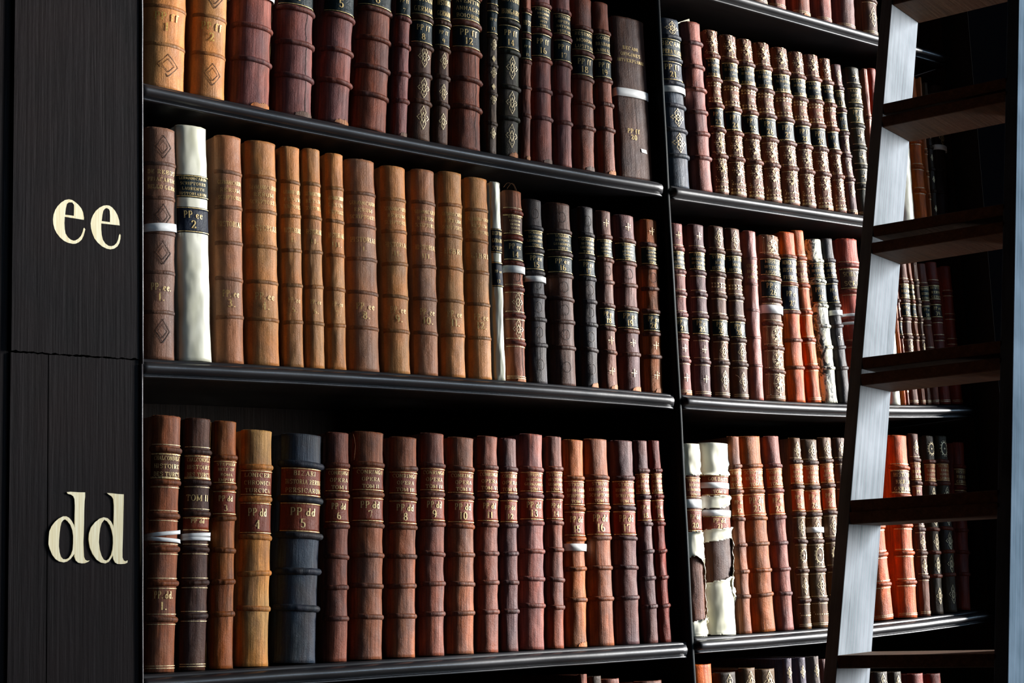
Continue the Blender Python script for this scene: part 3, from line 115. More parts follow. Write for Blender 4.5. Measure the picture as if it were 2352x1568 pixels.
{'id': 'PP ee 38', 's': 'Br', 'x': 3.1021, 'z': 2.0257, 'h': 0.3298, 'w': 0.0284, 'b': 0.0085, 't': -0.0469, 'c': [0.2423, 0.0823, 0.0513], 'bands': (0.16, 0.29, 0.42, 0.62, 0.8), 'lb': [(0.164, 0.271, [0.007, 0.0194, 0.0242], ['HISTOR', 'RERUM', 'GERMAN']), (0.299, 0.396, [0.007, 0.0194, 0.0242], ['PP ee', '38'])], 'fil': 1, 'bh': 0.003, 'orn': [], 'lab': 'red volume with dark blue labels, marked 38', 'g': 'volumes on the ee shelf, right bay'},
{'id': 'PP ee 39', 's': 'Br', 'x': 3.1416, 'z': 2.0279, 'h': 0.3355, 'w': 0.0364, 'b': 0.0109, 't': -0.0406, 'c': [0.2051, 0.0273, 0.0116], 'bands': (0.15, 0.285, 0.41, 0.536, 0.66, 0.8), 'lb': [(0.164, 0.271, [0.0176, 0.0103, 0.008], ['HISTOR', 'RERUM', 'GERMAN']), (0.299, 0.396, [0.0176, 0.0103, 0.008], ['PP ee', '39'])], 'fil': 1, 'bh': 0.003, 'orn': [], 'lab': 'dark red-brown volume, marked PP ee 39, near the dark right end', 'g': 'volumes on the ee shelf, right bay'},
{'id': 's40', 's': 'Br', 'x': 3.1879, 'z': 2.0301, 'h': 0.3287, 'w': 0.0366, 'b': 0.011, 't': -0.0183, 'c': [0.2051, 0.0273, 0.0116], 'bands': (0.2, 0.37, 0.55, 0.72), 'fil': 1, 'bh': 0.002, 'lab': 'dark crimson volume at the far right end of the ee shelf', 'g': 'volumes on the ee shelf, right bay'},
{'id': 'PP ff 1', 's': 'Al', 'x': 1.1619, 'z': 2.4491, 'h': 0.3887, 'w': 0.0765, 'b': 0.0229, 't': 0.0369, 'c': [0.5271, 0.2623, 0.0976], 'bands': (0.1809, 0.3366, 0.4864, 0.6459, 0.8113), 'bh': 0.002, 'gc': 'e0b860', 'lb': [(0.18, 0.29, None, ['GERMANICARUM', 'RERUM', 'SCRIPTORES']), (0.655, 0.77, None, ['PP ff', '1'])], 'orn': [(0.9, 'stamp')], 'lab': 'tan calf volume at the upper left corner, marked with a gilt 1', 'g': 'volumes on the top left-bay shelf'},
{'id': 'PP ff 2', 's': 'Al', 'x': 1.2418, 'z': 2.4469, 'h': 0.4036, 'w': 0.0614, 'b': 0.0184, 't': 0.0409, 'c': [0.5271, 0.2623, 0.0976], 'bands': (0.1811, 0.3337, 0.49, 0.654, 0.8141), 'bh': 0.002, 'gc': 'e0b860', 'lb': [(0.18, 0.29, None, ['GERMANICARUM', 'RERUM', 'SCRIPTORES']), (0.66, 0.78, None, ['PP ff', '2'])], 'orn': [(0.9, 'stamp'), (0.57, 'stamp')], 'lab': 'tan calf volume with a blind lozenge, marked with a gilt 2', 'g': 'volumes on the top left-bay shelf'},
{'id': 'ff3', 's': 'Al', 'x': 1.3217, 'z': 2.4448, 'h': 0.383, 'w': 0.0722, 'b': 0.0217, 't': 0.0511, 'c': [0.2789, 0.1046, 0.0953], 'bands': (0.1617, 0.3172, 0.4728, 0.6324, 0.788), 'edge': 1, 'bh': 0.005, 'tape': [(0.49, 0.02, 0.01)], 'lab': 'purplish brown volume with torn gilt right joint and chipped foot', 'g': 'volumes on the top left-bay shelf', 'foot': 1},
{'id': 'PP ff 4', 's': 'Al', 'x': 1.4064, 'z': 2.4428, 'h': 0.3921, 'w': 0.0693, 'b': 0.0208, 't': 0.0373, 'c': [0.2789, 0.1046, 0.0953], 'bands': (0.1785, 0.3408, 0.5132, 0.6694, 0.8215), 'lab': 'broad maroon volume with cracked spine and dark label cut by the frame', 'lb': [(0.1925, 0.3268, [0.007, 0.0194, 0.0242], ['HISTORIA', 'GERMAN']), (0.3548, 0.4992, [0.007, 0.0194, 0.0242], ['PP ff', '4'])], 'bh': 0.006, 'crack': 1, 'g': 'volumes on the top left-bay shelf', 'foot': 2},
{'id': 'PP ff 5', 's': 'Al', 'x': 1.4846, 'z': 2.4414, 'h': 0.4161, 'w': 0.06, 'b': 0.018, 't': 0.0755, 'c': [0.2789, 0.1046, 0.0953], 'bands': (0.1763, 0.3525, 0.5288, 0.6796, 0.8186), 'lab': 'maroon volume with the gilt 5 at the top edge of view', 'lb': [(0.1903, 0.3385, [0.007, 0.0194, 0.0242], ['HISTORIA', 'GERMAN']), (0.3665, 0.5148, [0.007, 0.0194, 0.0242], ['PP ff', '5'])], 'bh': 0.006, 'g': 'volumes on the top left-bay shelf', 'foot': 1},
{'id': 'PP ff 6', 's': 'Al', 'x': 1.5606, 'z': 2.44, 'h': 0.3902, 'w': 0.0708, 'b': 0.0212, 't': 0.0763, 'c': [0.2423, 0.0823, 0.0513], 'bands': (0.1483, 0.2797, 0.4258, 0.5657, 0.7034, 0.8369), 'lab': 'broad red-brown volume with nicked bands, fourth maroon one from the left', 'lb': [(0.1623, 0.2657, [0.007, 0.0194, 0.0242], ['HISTORIA', 'GERMAN']), (0.2937, 0.4118, [0.007, 0.0194, 0.0242], ['PP ff', '6'])], 'bh': 0.006, 'g': 'volumes on the top left-bay shelf'},
{'id': 'PP ff 7', 's': 'Al', 'x': 1.6183, 'z': 2.4393, 'h': 0.3825, 'w': 0.0303, 'b': 0.0091, 't': 0.0646, 'c': [0.2789, 0.1046, 0.0953], 'bands': (0.1304, 0.2761, 0.4217, 0.5565, 0.6957, 0.8283), 'lab': 'slim maroon volume with the gilt 7 at the top edge of view', 'lb': [(0.1444, 0.2621, [0.007, 0.0194, 0.0242], ['HISTORIA', 'GERMAN']), (0.2901, 0.4077, [0.007, 0.0194, 0.0242], ['PP ff', '7'])], 'bh': 0.005, 'g': 'volumes on the top left-bay shelf', 'foot': 2},
{'id': 'PP ff 8', 's': 'Al', 'x': 1.6637, 'z': 2.4385, 'h': 0.3504, 'w': 0.0456, 'b': 0.0137, 't': 0.0593, 'c': [0.1248, 0.0648, 0.0395], 'bands': (0.1864, 0.3393, 0.4922, 0.6499, 0.7957), 'lab': 'dark purple-brown volume with gilt lozenges, marked PP ff 8', 'lb': [(0.2004, 0.3253, [0.007, 0.0194, 0.0242], ['HISTORIA', 'GERMAN']), (0.3533, 0.4782, [0.007, 0.0194, 0.0242], ['PP ff', '8'])], 'orn': [(0.55, 'flower'), (0.72, 'flower'), (0.88, 'flower'), (0.08, 'flower')], 'bh': 0.005, 'g': 'volumes on the top left-bay shelf'},
{'id': 'PP ff 9', 's': 'Al', 'x': 1.7081, 'z': 2.4381, 'h': 0.3518, 'w': 0.032, 'b': 0.0096, 't': 0.0591, 'c': [0.1248, 0.0648, 0.0395], 'bands': (0.1799, 0.3405, 0.4844, 0.6379, 0.7866), 'lab': 'narrow dark brown gilt-flecked volume, marked PP ff 9', 'lb': [(0.1939, 0.3265, [0.007, 0.0194, 0.0242], ['HISTORIA', 'GERMAN']), (0.3545, 0.4704, [0.007, 0.0194, 0.0242], ['PP ff', '9'])], 'orn': [(0.55, 'flower'), (0.72, 'flower'), (0.88, 'flower')], 'bh': 0.005, 'g': 'volumes on the top left-bay shelf'},
{'id': 'PP ff 12', 's': 'Al', 'x': 1.7735, 'z': 2.4374, 'h': 0.3685, 'w': 0.0625, 'b': 0.0188, 't': 0.0354, 'c': [0.2423, 0.0823, 0.0513], 'bands': (0.1852, 0.3426, 0.4861, 0.6366, 0.7824), 'lab': 'very broad red-brown volume with vertical crack, marked PP ff 12', 'lb': [(0.1992, 0.3286, [0.007, 0.0194, 0.0242], ['AVENTINI', 'ANNALES', 'BOIORUM']), (0.3566, 0.4721, [0.007, 0.0194, 0.0242], ['PP ff', '12'])], 'crack': 1, 'bh': 0.007, 'g': 'volumes on the top left-bay shelf'},
{'id': 'PP ff 13', 's': 'Al', 'x': 1.824, 'z': 2.4371, 'h': 0.3942, 'w': 0.023, 'b': 0.0069, 't': 0.0516, 'c': [0.1022, 0.0823, 0.0595], 'bands': (0.1533, 0.2737, 0.4204, 0.5627, 0.7051, 0.8518), 'lab': 'thin black and gilt ornamented volume, marked PP ff 13', 'lb': [(0.1673, 0.2597, [0.007, 0.0194, 0.0242], ['HIST']), (0.2877, 0.4064, [0.007, 0.0194, 0.0242], ['PP ff', '13'])], 'orn': [(0.46, 'flower'), (0.6, 'flower'), (0.73, 'flower'), (0.9, 'flower'), (0.53, 'diamond'), (0.67, 'diamond')], 'bh': 0.003, 'g': 'volumes on the top left-bay shelf'},
{'id': 'PP ff 14', 's': 'Al', 'x': 1.8681, 'z': 2.4369, 'h': 0.4063, 'w': 0.0476, 'b': 0.0143, 't': 0.0545, 'c': [0.0423, 0.0497, 0.0331], 'bands': (0.1826, 0.3479, 0.494, 0.6658, 0.8162), 'lab': 'dark olive brown volume with faded gilt flowers, marked PP ff 14', 'lb': [(0.1966, 0.3339, [0.007, 0.0194, 0.0242], ['HISTORIE', 'HUNGARIC']), (0.3619, 0.48, [0.007, 0.0194, 0.0242], ['PP ff', '14'])], 'orn': [(0.57, 'flower'), (0.74, 'flower'), (0.9, 'flower')], 'bh': 0.006, 'g': 'volumes on the top left-bay shelf', 'foot': 1},
{'id': 'PP ff 15', 's': 'Al', 'x': 1.9056, 'z': 2.4368, 'h': 0.3603, 'w': 0.0213, 'b': 0.0064, 't': 0.0566, 'c': [0.2423, 0.0823, 0.0513], 'bands': (0.1701, 0.3158, 0.4616, 0.6025, 0.758), 'lab': 'thin red volume with dark labels, marked PP ff 15', 'lb': [(0.1841, 0.3018, [0.007, 0.0194, 0.0242], ['HIST']), (0.3298, 0.4476, [0.007, 0.0194, 0.0242], ['PP ff', '15'])], 'bh': 0.003, 'g': 'volumes on the top left-bay shelf', 'foot': 1},
{'id': 'PP ff 16', 's': 'Al', 'x': 1.9516, 'z': 2.4366, 'h': 0.3888, 'w': 0.0469, 'b': 0.0141, 't': 0.0373, 'c': [0.2789, 0.1046, 0.0953], 'bands': (0.1816, 0.3224, 0.4722, 0.6288, 0.7719), 'lab': 'maroon volume with dark chipped foot, marked PP ff 16', 'lb': [(0.1956, 0.3084, [0.007, 0.0194, 0.0242], ['PORTUGAL', 'REGNUM', 'MAGNO', 'HIST', 'TOM I']), (0.3364, 0.4582, [0.007, 0.0194, 0.0242], ['PP ff', '16'])], 'bh': 0.005, 'g': 'volumes on the top left-bay shelf', 'foot': 2},
{'id': 'PP ff 17', 's': 'Al', 'x': 2.0032, 'z': 2.4367, 'h': 0.3863, 'w': 0.0416, 'b': 0.0125, 't': 0.0391, 'c': [0.2789, 0.1046, 0.0953], 'bands': (0.1845, 0.3252, 0.4659, 0.6181, 0.7726), 'lab': 'plain maroon volume with dark green labels, marked PP ff 17', 'lb': [(0.1985, 0.3112, [0.007, 0.0194, 0.0242], ['LUITPRAND', 'OPERA', 'ANTIQUA', 'HISPAN']), (0.3392, 0.4519, [0.007, 0.0194, 0.0242], ['PP ff', '17'])], 'bh': 0.005, 'g': 'volumes on the top left-bay shelf'},
{'id': 'PP ff 18', 's': 'Al', 'x': 2.0589, 'z': 2.4368, 'h': 0.3557, 'w': 0.0516, 'b': 0.0155, 't': 0.033, 'c': [0.2423, 0.0823, 0.0513], 'bands': (0.1818, 0.3308, 0.4747, 0.6212, 0.7576), 'lab': 'red-brown volume with dark green labels, marked PP ff 18', 'lb': [(0.1958, 0.3168, [0.007, 0.0194, 0.0242], ['RESENDII', 'MONUM', 'LUSITAN']), (0.3448, 0.4607, [0.007, 0.0194, 0.0242], ['PP ff', '18'])], 'bh': 0.005, 'g': 'volumes on the top left-bay shelf', 'foot': 2},
{'id': 'PP ff 19', 's': 'Al', 'x': 2.117, 'z': 2.437, 'h': 0.3556, 'w': 0.043, 'b': 0.0129, 't': 0.0019, 'c': [0.2423, 0.0823, 0.0513], 'bands': (0.1751, 0.3223, 0.4594, 0.5964, 0.7411), 'lab': 'reddish volume, orange chipped foot, marked PP ff 19', 'lb': [(0.1891, 0.3083, [0.007, 0.0194, 0.0242], ['GORIS', 'BRABANT', 'ANNAL']), (0.3363, 0.4454, [0.007, 0.0194, 0.0242], ['PP ff', '19'])], 'bh': 0.005, 'g': 'volumes on the top left-bay shelf', 'foot': 1},
{'id': 'ff20', 's': 'Al', 'x': 2.1928, 'z': 2.4378, 'h': 0.3355, 'w': 0.088, 'b': 0.0088, 't': -0.0113, 'c': [0.0802, 0.0369, 0.0242], 'bands': (), 'lb': [(0.17, 0.3, None, ['BECANI', 'ORIGINES', 'ANTVERPIANAE']), (0.68, 0.78, None, ['PP ff', '20'])], 'tape': [(0.475, 0.05, 0.0)], 'gc': 'e8c47a', 'lab': 'wide flat-backed dark brown volume reading ORIGINES with a white tape', 'g': 'volumes on the top left-bay shelf'},
{'id': 'PP ff 21', 's': 'Ar', 'x': 2.3143, 'z': 2.4361, 'h': 0.36, 'w': 0.0668, 'b': 0.0201, 't': -0.0171, 'c': [0.0452, 0.0723, 0.1119], 'bands': (0.11, 0.245, 0.387, 0.52, 0.663, 0.815), 'lb': [(0.124, 0.231, [0.007, 0.0194, 0.0242], ['BECANI', 'OPERA VARIA']), (0.259, 0.373, [0.0075, 0.0144, 0.0307], ['PP ff', '21'])], 'orn': [(0.06, 'flower'), (0.59, 'flower'), (0.74, 'flower')], 'tape': [(0.427, 0.035, 0)], 'bh': 0.006, 'lab': 'blue-grey volume with a white tape against the divider, marked PP ff 21', 'g': 'volumes on the upper right-bay shelf'},
{'id': 'ff22', 's': 'Ar', 'x': 2.3849, 'z': 2.4372, 'h': 0.365, 'w': 0.0533, 'b': 0.016, 't': -0.0265, 'c': [0.2789, 0.1046, 0.0953], 'bands': (0.128, 0.268, 0.404, 0.536, 0.664, 0.805), 'bh': 0.006, 'edge': 0, 'lab': 'unlabelled streaky maroon volume with a paper slip sticking up', 'g': 'volumes on the upper right-bay shelf'},
{'id': 'PP ff 23', 's': 'Ar', 'x': 2.4384, 'z': 2.4379, 'h': 0.3571, 'w': 0.0392, 'b': 0.0118, 't': -0.024, 'c': [0.1946, 0.0887, 0.0545], 'bands': (0.16, 0.308, 0.463, 0.612, 0.77), 'bc': [0.1529, 0.0685, 0.0513], 'bh': 0.006, 'lb': [(0.174, 0.294, [0.007, 0.0194, 0.0242], ['LES VIES', 'DE PLUTARQUE', '', 'PAR M DACIER']), (0.477, 0.598, [0.007, 0.0194, 0.0242], ['PP ff', '23'])], 'fil': 1, 'orn': [(0.075, 'bigdia'), (0.335, 'tri'), (0.385, 'box'), (0.43, 'tri'), (0.69, 'bigdia'), (0.84, 'bigdia'), (0.925, 'dots'), (0.965, 'tri')], 'lab': 'gilt-tooled volume lettered LES VIES with dark scratched head, marked 23', 'g': 'volumes on the upper right-bay shelf'},
{'id': 'PP ff 24', 's': 'Ar', 'x': 2.4895, 'z': 2.4387, 'h': 0.3556, 'w': 0.0451, 'b': 0.0135, 't': -0.0164, 'c': [0.1946, 0.0887, 0.0545], 'bands': (0.16, 0.308, 0.463, 0.612, 0.77), 'bc': [0.1529, 0.0685, 0.0513], 'bh': 0.006, 'lb': [(0.174, 0.294, [0.007, 0.0194, 0.0242], ['LES VIES', 'DE PLUTARQUE', '', 'PAR M DACIER']), (0.477, 0.598, [0.007, 0.0194, 0.0242], ['PP ff', '24'])], 'fil': 1, 'orn': [(0.075, 'bigdia'), (0.335, 'tri'), (0.385, 'box'), (0.43, 'tri'), (0.69, 'bigdia'), (0.84, 'bigdia'), (0.925, 'dots'), (0.965, 'tri')], 'lab': 'gilt-tooled LES VIES volume with a torn gash low down, marked 24', 'g': 'volumes on the upper right-bay shelf'},
{'id': 'PP ff 25', 's': 'Ar', 'x': 2.5455, 'z': 2.4396, 'h': 0.355, 'w': 0.0455, 'b': 0.0137, 't': -0.0331, 'c': [0.1946, 0.0887, 0.0545], 'bands': (0.16, 0.308, 0.463, 0.612, 0.77), 'bc': [0.1529, 0.0685, 0.0513], 'bh': 0.006, 'lb': [(0.174, 0.294, [0.007, 0.0194, 0.0242], ['LES VIES', 'DE PLUTARQUE', '', 'PAR M DACIER']), (0.477, 0.598, [0.007, 0.0194, 0.0242], ['PP ff', '25'])], 'fil': 1, 'orn': [(0.075, 'bigdia'), (0.335, 'tri'), (0.385, 'box'), (0.43, 'tri'), (0.69, 'bigdia'), (0.84, 'bigdia'), (0.925, 'dots'), (0.965, 'tri')], 'lab': 'gilt LES VIES volume right of the gashed one, marked PP ff 25', 'g': 'volumes on the upper right-bay shelf'},
{'id': 'PP ff 26', 's': 'Ar', 'x': 2.6007, 'z': 2.4404, 'h': 0.3562, 'w': 0.0482, 'b': 0.0145, 't': -0.0345, 'c': [0.1946, 0.0887, 0.0545], 'bands': (0.16, 0.308, 0.463, 0.612, 0.77), 'bc': [0.1529, 0.0685, 0.0513], 'bh': 0.006, 'lb': [(0.174, 0.294, [0.007, 0.0194, 0.0242], ['LES VIES', 'DE PLUTARQUE', '', 'PAR M DACIER']), (0.477, 0.598, [0.007, 0.0194, 0.0242], ['PP ff', '26'])], 'fil': 1, 'orn': [(0.075, 'bigdia'), (0.335, 'tri'), (0.385, 'box'), (0.43, 'tri'), (0.69, 'bigdia'), (0.84, 'bigdia'), (0.925, 'dots'), (0.965, 'tri')], 'lab': 'gilt LES VIES volume with broad bright foot, marked PP ff 26', 'g': 'volumes on the upper right-bay shelf'},
{'id': 'PP ff 27', 's': 'Ar', 'x': 2.658, 'z': 2.4413, 'h': 0.3556, 'w': 0.0491, 'b': 0.0147, 't': -0.0327, 'c': [0.1946, 0.0887, 0.0545], 'bands': (0.16, 0.308, 0.463, 0.612, 0.77), 'bc': [0.1529, 0.0685, 0.0513], 'bh': 0.006, 'lb': [(0.174, 0.294, [0.007, 0.0194, 0.0242], ['LES VIES', 'DE PLUTARQUE', '', 'PAR M DACIER']), (0.477, 0.598, [0.007, 0.0194, 0.0242], ['PP ff', '27'])], 'fil': 1, 'orn': [(0.075, 'bigdia'), (0.335, 'tri'), (0.385, 'box'), (0.43, 'tri'), (0.69, 'bigdia'), (0.84, 'bigdia'), (0.925, 'dots'), (0.965, 'tri')], 'lab': 'broadest gilt LES VIES volume, middle of the set, marked 27', 'g': 'volumes on the upper right-bay shelf'},
{'id': 'PP ff 28', 's': 'Ar', 'x': 2.7124, 'z': 2.4421, 'h': 0.3544, 'w': 0.0436, 'b': 0.0131, 't': -0.0362, 'c': [0.1946, 0.0887, 0.0545], 'bands': (0.16, 0.308, 0.463, 0.612, 0.77), 'bc': [0.1529, 0.0685, 0.0513], 'bh': 0.006, 'lb': [(0.174, 0.294, [0.007, 0.0194, 0.0242], ['LES VIES', 'DE PLUTARQUE', '', 'PAR M DACIER']), (0.477, 0.598, [0.007, 0.0194, 0.0242], ['PP ff', '28'])], 'fil': 1, 'orn': [(0.075, 'bigdia'), (0.335, 'tri'), (0.385, 'box'), (0.43, 'tri'), (0.69, 'bigdia'), (0.84, 'bigdia'), (0.925, 'dots'), (0.965, 'tri')], 'lab': 'gilt LES VIES volume right of the broadest one, marked 28', 'g': 'volumes on the upper right-bay shelf'},
{'id': 'PP ff 29', 's': 'Ar', 'x': 2.768, 'z': 2.443, 'h': 0.3565, 'w': 0.0466, 'b': 0.014, 't': -0.0518, 'c': [0.227, 0.0802, 0.0423], 'bands': (0.16, 0.308, 0.463, 0.612, 0.77), 'bc': [0.1529, 0.0685, 0.0513], 'bh': 0.006, 'lb': [(0.174, 0.294, [0.007, 0.0194, 0.0242], ['LES VIES', 'DE PLUTARQUE', '', 'PAR M DACIER']), (0.477, 0.598, [0.007, 0.0194, 0.0242], ['PP ff', '29'])], 'fil': 1, 'orn': [(0.075, 'bigdia'), (0.335, 'tri'), (0.385, 'box'), (0.43, 'tri'), (0.69, 'bigdia'), (0.84, 'bigdia'), (0.925, 'dots'), (0.965, 'tri')], 'lab': 'redder gilt LES VIES volume with orange foot, marked 29', 'g': 'volumes on the upper right-bay shelf', 'foot': 1},
{'id': 'PP ff 30', 's': 'Ar', 'x': 2.8175, 'z': 2.4437, 'h': 0.3553, 'w': 0.0353, 'b': 0.0106, 't': -0.0657, 'c': [0.227, 0.0802, 0.0423], 'bands': (0.16, 0.308, 0.463, 0.612, 0.77), 'bc': [0.1529, 0.0685, 0.0513], 'bh': 0.006, 'lb': [(0.174, 0.294, [0.007, 0.0194, 0.0242], ['LES VIES', 'DE PLUTARQUE', '', 'PAR M DACIER']), (0.477, 0.598, [0.007, 0.0194, 0.0242], ['PP ff', '30'])], 'fil': 1, 'orn': [(0.075, 'bigdia'), (0.335, 'tri'), (0.385, 'box'), (0.43, 'tri'), (0.69, 'bigdia'), (0.84, 'bigdia'), (0.925, 'dots'), (0.965, 'tri')], 'lab': 'narrow last gilt LES VIES volume, rightmost of the set', 'g': 'volumes on the upper right-bay shelf'},
{'id': 'PP ff 31', 's': 'Ar', 'x': 2.856, 'z': 2.4443, 'h': 0.3479, 'w': 0.0292, 'b': 0.0087, 't': -0.0706, 'c': [0.1329, 0.063, 0.0685], 'bands': (0.16, 0.308, 0.463, 0.612, 0.77), 'lb': [(0.174, 0.294, [0.0423, 0.0497, 0.0331], ['HISTOR', 'DE']), (0.322, 0.449, [0.007, 0.0194, 0.0242], ['PP ff', '31'])], 'orn': [(0.08, 'flower'), (0.54, 'flower'), (0.69, 'flower'), (0.85, 'flower')], 'fil': 1, 'lab': 'narrow red-brown volume with faded gilt, marked PP ff 31', 'g': 'volumes on the upper right-bay shelf', 'foot': 1},
{'id': 'PP ff 32', 's': 'Ar', 'x': 2.9035, 'z': 2.445, 'h': 0.3503, 'w': 0.0441, 'b': 0.0132, 't': -0.0339, 'c': [0.0423, 0.0497, 0.0331], 'bands': (0.128, 0.26, 0.394, 0.54, 0.67, 0.8), 'lb': [(0.142, 0.246, [0.0423, 0.0497, 0.0331], ['VALERII', 'OPERA', 'HISTOR']), (0.274, 0.38, [0.0423, 0.0497, 0.0331], ['PP ff', '32'])], 'orn': [(0.065, 'star'), (0.465, 'star'), (0.605, 'star'), (0.735, 'star')], 'fil': 1, 'bh': 0.004, 'lab': 'dark green volume with gilt stars, marked PP ff 32', 'g': 'volumes on the upper right-bay shelf'},
{'id': 'ff33', 's': 'Ar', 'x': 2.939, 'z': 2.4454, 'h': 0.3535, 'w': 0.018, 'b': 0.0054, 't': -0.0276, 'c': [0.2423, 0.0823, 0.0513], 'bands': (0.33, 0.62), 'fil': 1, 'bh': 0.002, 'lab': 'thin red volume tight against the left side of the ladder', 'g': 'volumes on the upper right-bay shelf'},
{'id': 'ff34', 's': 'Ar', 'x': 2.9677, 'z': 2.4458, 'h': 0.3592, 'w': 0.0288, 'b': 0.0086, 't': -0.0264, 'c': [0.2051, 0.0273, 0.0116], 'bands': (0.33, 0.62), 'bh': 0.002, 'fil': 1, 'lab': 'dark red volume barely showing left of the ladder, upper shelf', 'g': 'volumes on the upper right-bay shelf'},
{'id': 'w35', 's': 'Ar', 'x': 3.0537, 'z': 2.447, 'h': 0.3564, 'w': 0.05, 'b': 0.015, 't': 0.0193, 'c': [0.8632, 0.8388, 0.6445], 'bands': (), 'kind': 'vellum_book', 'mat': 'vellum', 'lab': 'white vellum sliver showing right of the ladder rail, upper shelf', 'g': 'volumes on the upper right-bay shelf'},
{'id': 'ff36', 's': 'Ar', 'x': 3.1072, 'z': 2.4476, 'h': 0.3637, 'w': 0.0372, 'b': 0.0112, 't': -0.0102, 'c': [0.6867, 0.1441, 0.007], 'bands': (0.18, 0.29, 0.44, 0.61, 0.77), 'fil': 1, 'bh': 0.004, 'lab': 'bright orange volume right of the ladder rail, upper shelf', 'g': 'volumes on the upper right-bay shelf'},
{'id': 'ff37', 's': 'Ar', 'x': 3.1338, 'z': 2.4477, 'h': 0.3663, 'w': 0.009, 'b': 0.0027, 't': -0.0033, 'c': [0.3663, 0.1221, 0.0252], 'bands': (0.2, 0.35, 0.5, 0.65, 0.8), 'fil': 1, 'bh': 0.002, 'lab': 'thin dark orange volume beside the bright orange one, upper shelf', 'g': 'volumes on the upper right-bay shelf'},
{'id': 'ff38', 's': 'Ar', 'x': 3.1515, 'z': 2.4477, 'h': 0.3568, 'w': 0.0162, 'b': 0.0048, 't': 0.0077, 'c': [0.0395, 0.0296, 0.0137], 'bands': (0.15, 0.3, 0.45, 0.6, 0.75), 'orn': [(0.22, 'flower'), (0.37, 'flower'), (0.52, 'flower'), (0.67, 'flower'), (0.87, 'flower')], 'lab': 'black volume speckled with gilt, upper shelf right of the orange ones', 'g': 'volumes on the upper right-bay shelf'},
{'id': 'ff39', 's': 'Ar', 'x': 3.1899, 'z': 2.4479, 'h': 0.3577, 'w': 0.0401, 'b': 0.012, 't': 0.0433, 'c': [0.0176, 0.0103, 0.008], 'bands': (0.15, 0.3, 0.6, 0.75), 'tape': [(0.44, 0.035, 0)], 'orn': [(0.37, 'flower')], 'lab': 'black volume with a small white tape in the dark corner', 'g': 'volumes on the upper right-bay shelf'},
{'id': 't0', 's': 'Tr', 'x': 2.5875, 'z': 2.8866, 'h': 0.366, 'w': 0.075, 'b': 0.0225, 't': 0.03, 'c': [0.1248, 0.0648, 0.0395], 'bands': (0.15, 0.3, 0.45, 0.6, 0.77), 'fil': 1, 'orn': [(0.88, 'flower')], 'lab': 'gilt brown volume foot, leftmost in the topmost row in view', 'g': 'volumes on the topmost right-bay shelf'},
{'id': 't1', 's': 'Tr', 'x': 2.6517, 'z': 2.8866, 'h': 0.3636, 'w': 0.05, 'b': 0.015, 't': 0.03, 'c': [0.2789, 0.1046, 0.0953], 'bands': (0.15, 0.3, 0.45, 0.6, 0.77), 'fil': 1, 'orn': [], 'lab': 'maroon volume foot, second in the topmost row in view', 'g': 'volumes on the topmost right-bay shelf'},
{'id': 't2', 's': 'Tr', 'x': 2.7328, 'z': 2.8866, 'h': 0.3659, 'w': 0.055, 'b': 0.0165, 't': 0.03, 'c': [0.2423, 0.0823, 0.0513], 'bands': (0.15, 0.3, 0.45, 0.6, 0.77), 'fil': 1, 'orn': [], 'lab': 'chipped red volume foot, middle of the topmost row in view', 'g': 'volumes on the topmost right-bay shelf', 'foot': 1},
{'id': 't3', 's': 'Tr', 'x': 2.8082, 'z': 2.8866, 'h': 0.3667, 'w': 0.05, 'b': 0.015, 't': 0.03, 'c': [0.2789, 0.1046, 0.0953], 'bands': (0.15, 0.3, 0.45, 0.6, 0.77), 'fil': 1, 'orn': [], 'lab': 'maroon volume foot with gilt base line, topmost row in view', 'g': 'volumes on the topmost right-bay shelf'},
{'id': 't4', 's': 'Tr', 'x': 2.8863, 'z': 2.8866, 'h': 0.3669, 'w': 0.06, 'b': 0.018, 't': 0.03, 'c': [0.1329, 0.063, 0.0685], 'bands': (0.15, 0.3, 0.45, 0.6, 0.77), 'fil': 1, 'orn': [], 'lab': 'broad purple-brown volume foot, topmost row in view', 'g': 'volumes on the topmost right-bay shelf'},
{'id': 't5', 's': 'Tr', 'x': 2.9709, 'z': 2.8866, 'h': 0.3754, 'w': 0.05, 'b': 0.015, 't': 0.03, 'c': [0.1248, 0.0648, 0.0395], 'bands': (0.15, 0.3, 0.45, 0.6, 0.77), 'fil': 1, 'orn': [(0.88, 'flower')], 'lab': 'gilt barred brown volume foot, rightmost of the topmost row in view', 'g': 'volumes on the topmost right-bay shelf'},
{'id': 'u0', 's': 'Dl', 'x': 1.9911, 'z': 1.053, 'h': 0.4272, 'w': 0.022, 'b': 0.0066, 't': 0.0, 'c': [0.2423, 0.0823, 0.0513], 'bands': (0.147, 0.28, 0.416, 0.548, 0.682, 0.816), 'orn': [], 'lab': 'thin red volume top, leftmost at the bottom frame edge', 'g': 'volumes on the lowest visible shelf, left bay'},
{'id': 'u1', 's': 'Dl', 'x': 2.0242, 'z': 1.0529, 'h': 0.4221, 'w': 0.028, 'b': 0.0084, 't': 0.0, 'c': [0.0395, 0.0296, 0.0137], 'bands': (0.147, 0.28, 0.416, 0.548, 0.682, 0.816), 'orn': [(0.07, 'flower')], 'lab': 'dark gilt volume top, second at the bottom frame edge', 'g': 'volumes on the lowest visible shelf, left bay'},
{'id': 'u2', 's': 'Dl', 'x': 2.0631, 'z': 1.0529, 'h': 0.4149, 'w': 0.045, 'b': 0.0135, 't': 0.0, 'c': [0.2423, 0.0823, 0.0513], 'bands': (0.147, 0.28, 0.416, 0.548, 0.682, 0.816), 'orn': [], 'lab': 'broad red-brown volume top, third at the bottom frame edge', 'g': 'volumes on the lowest visible shelf, left bay'},
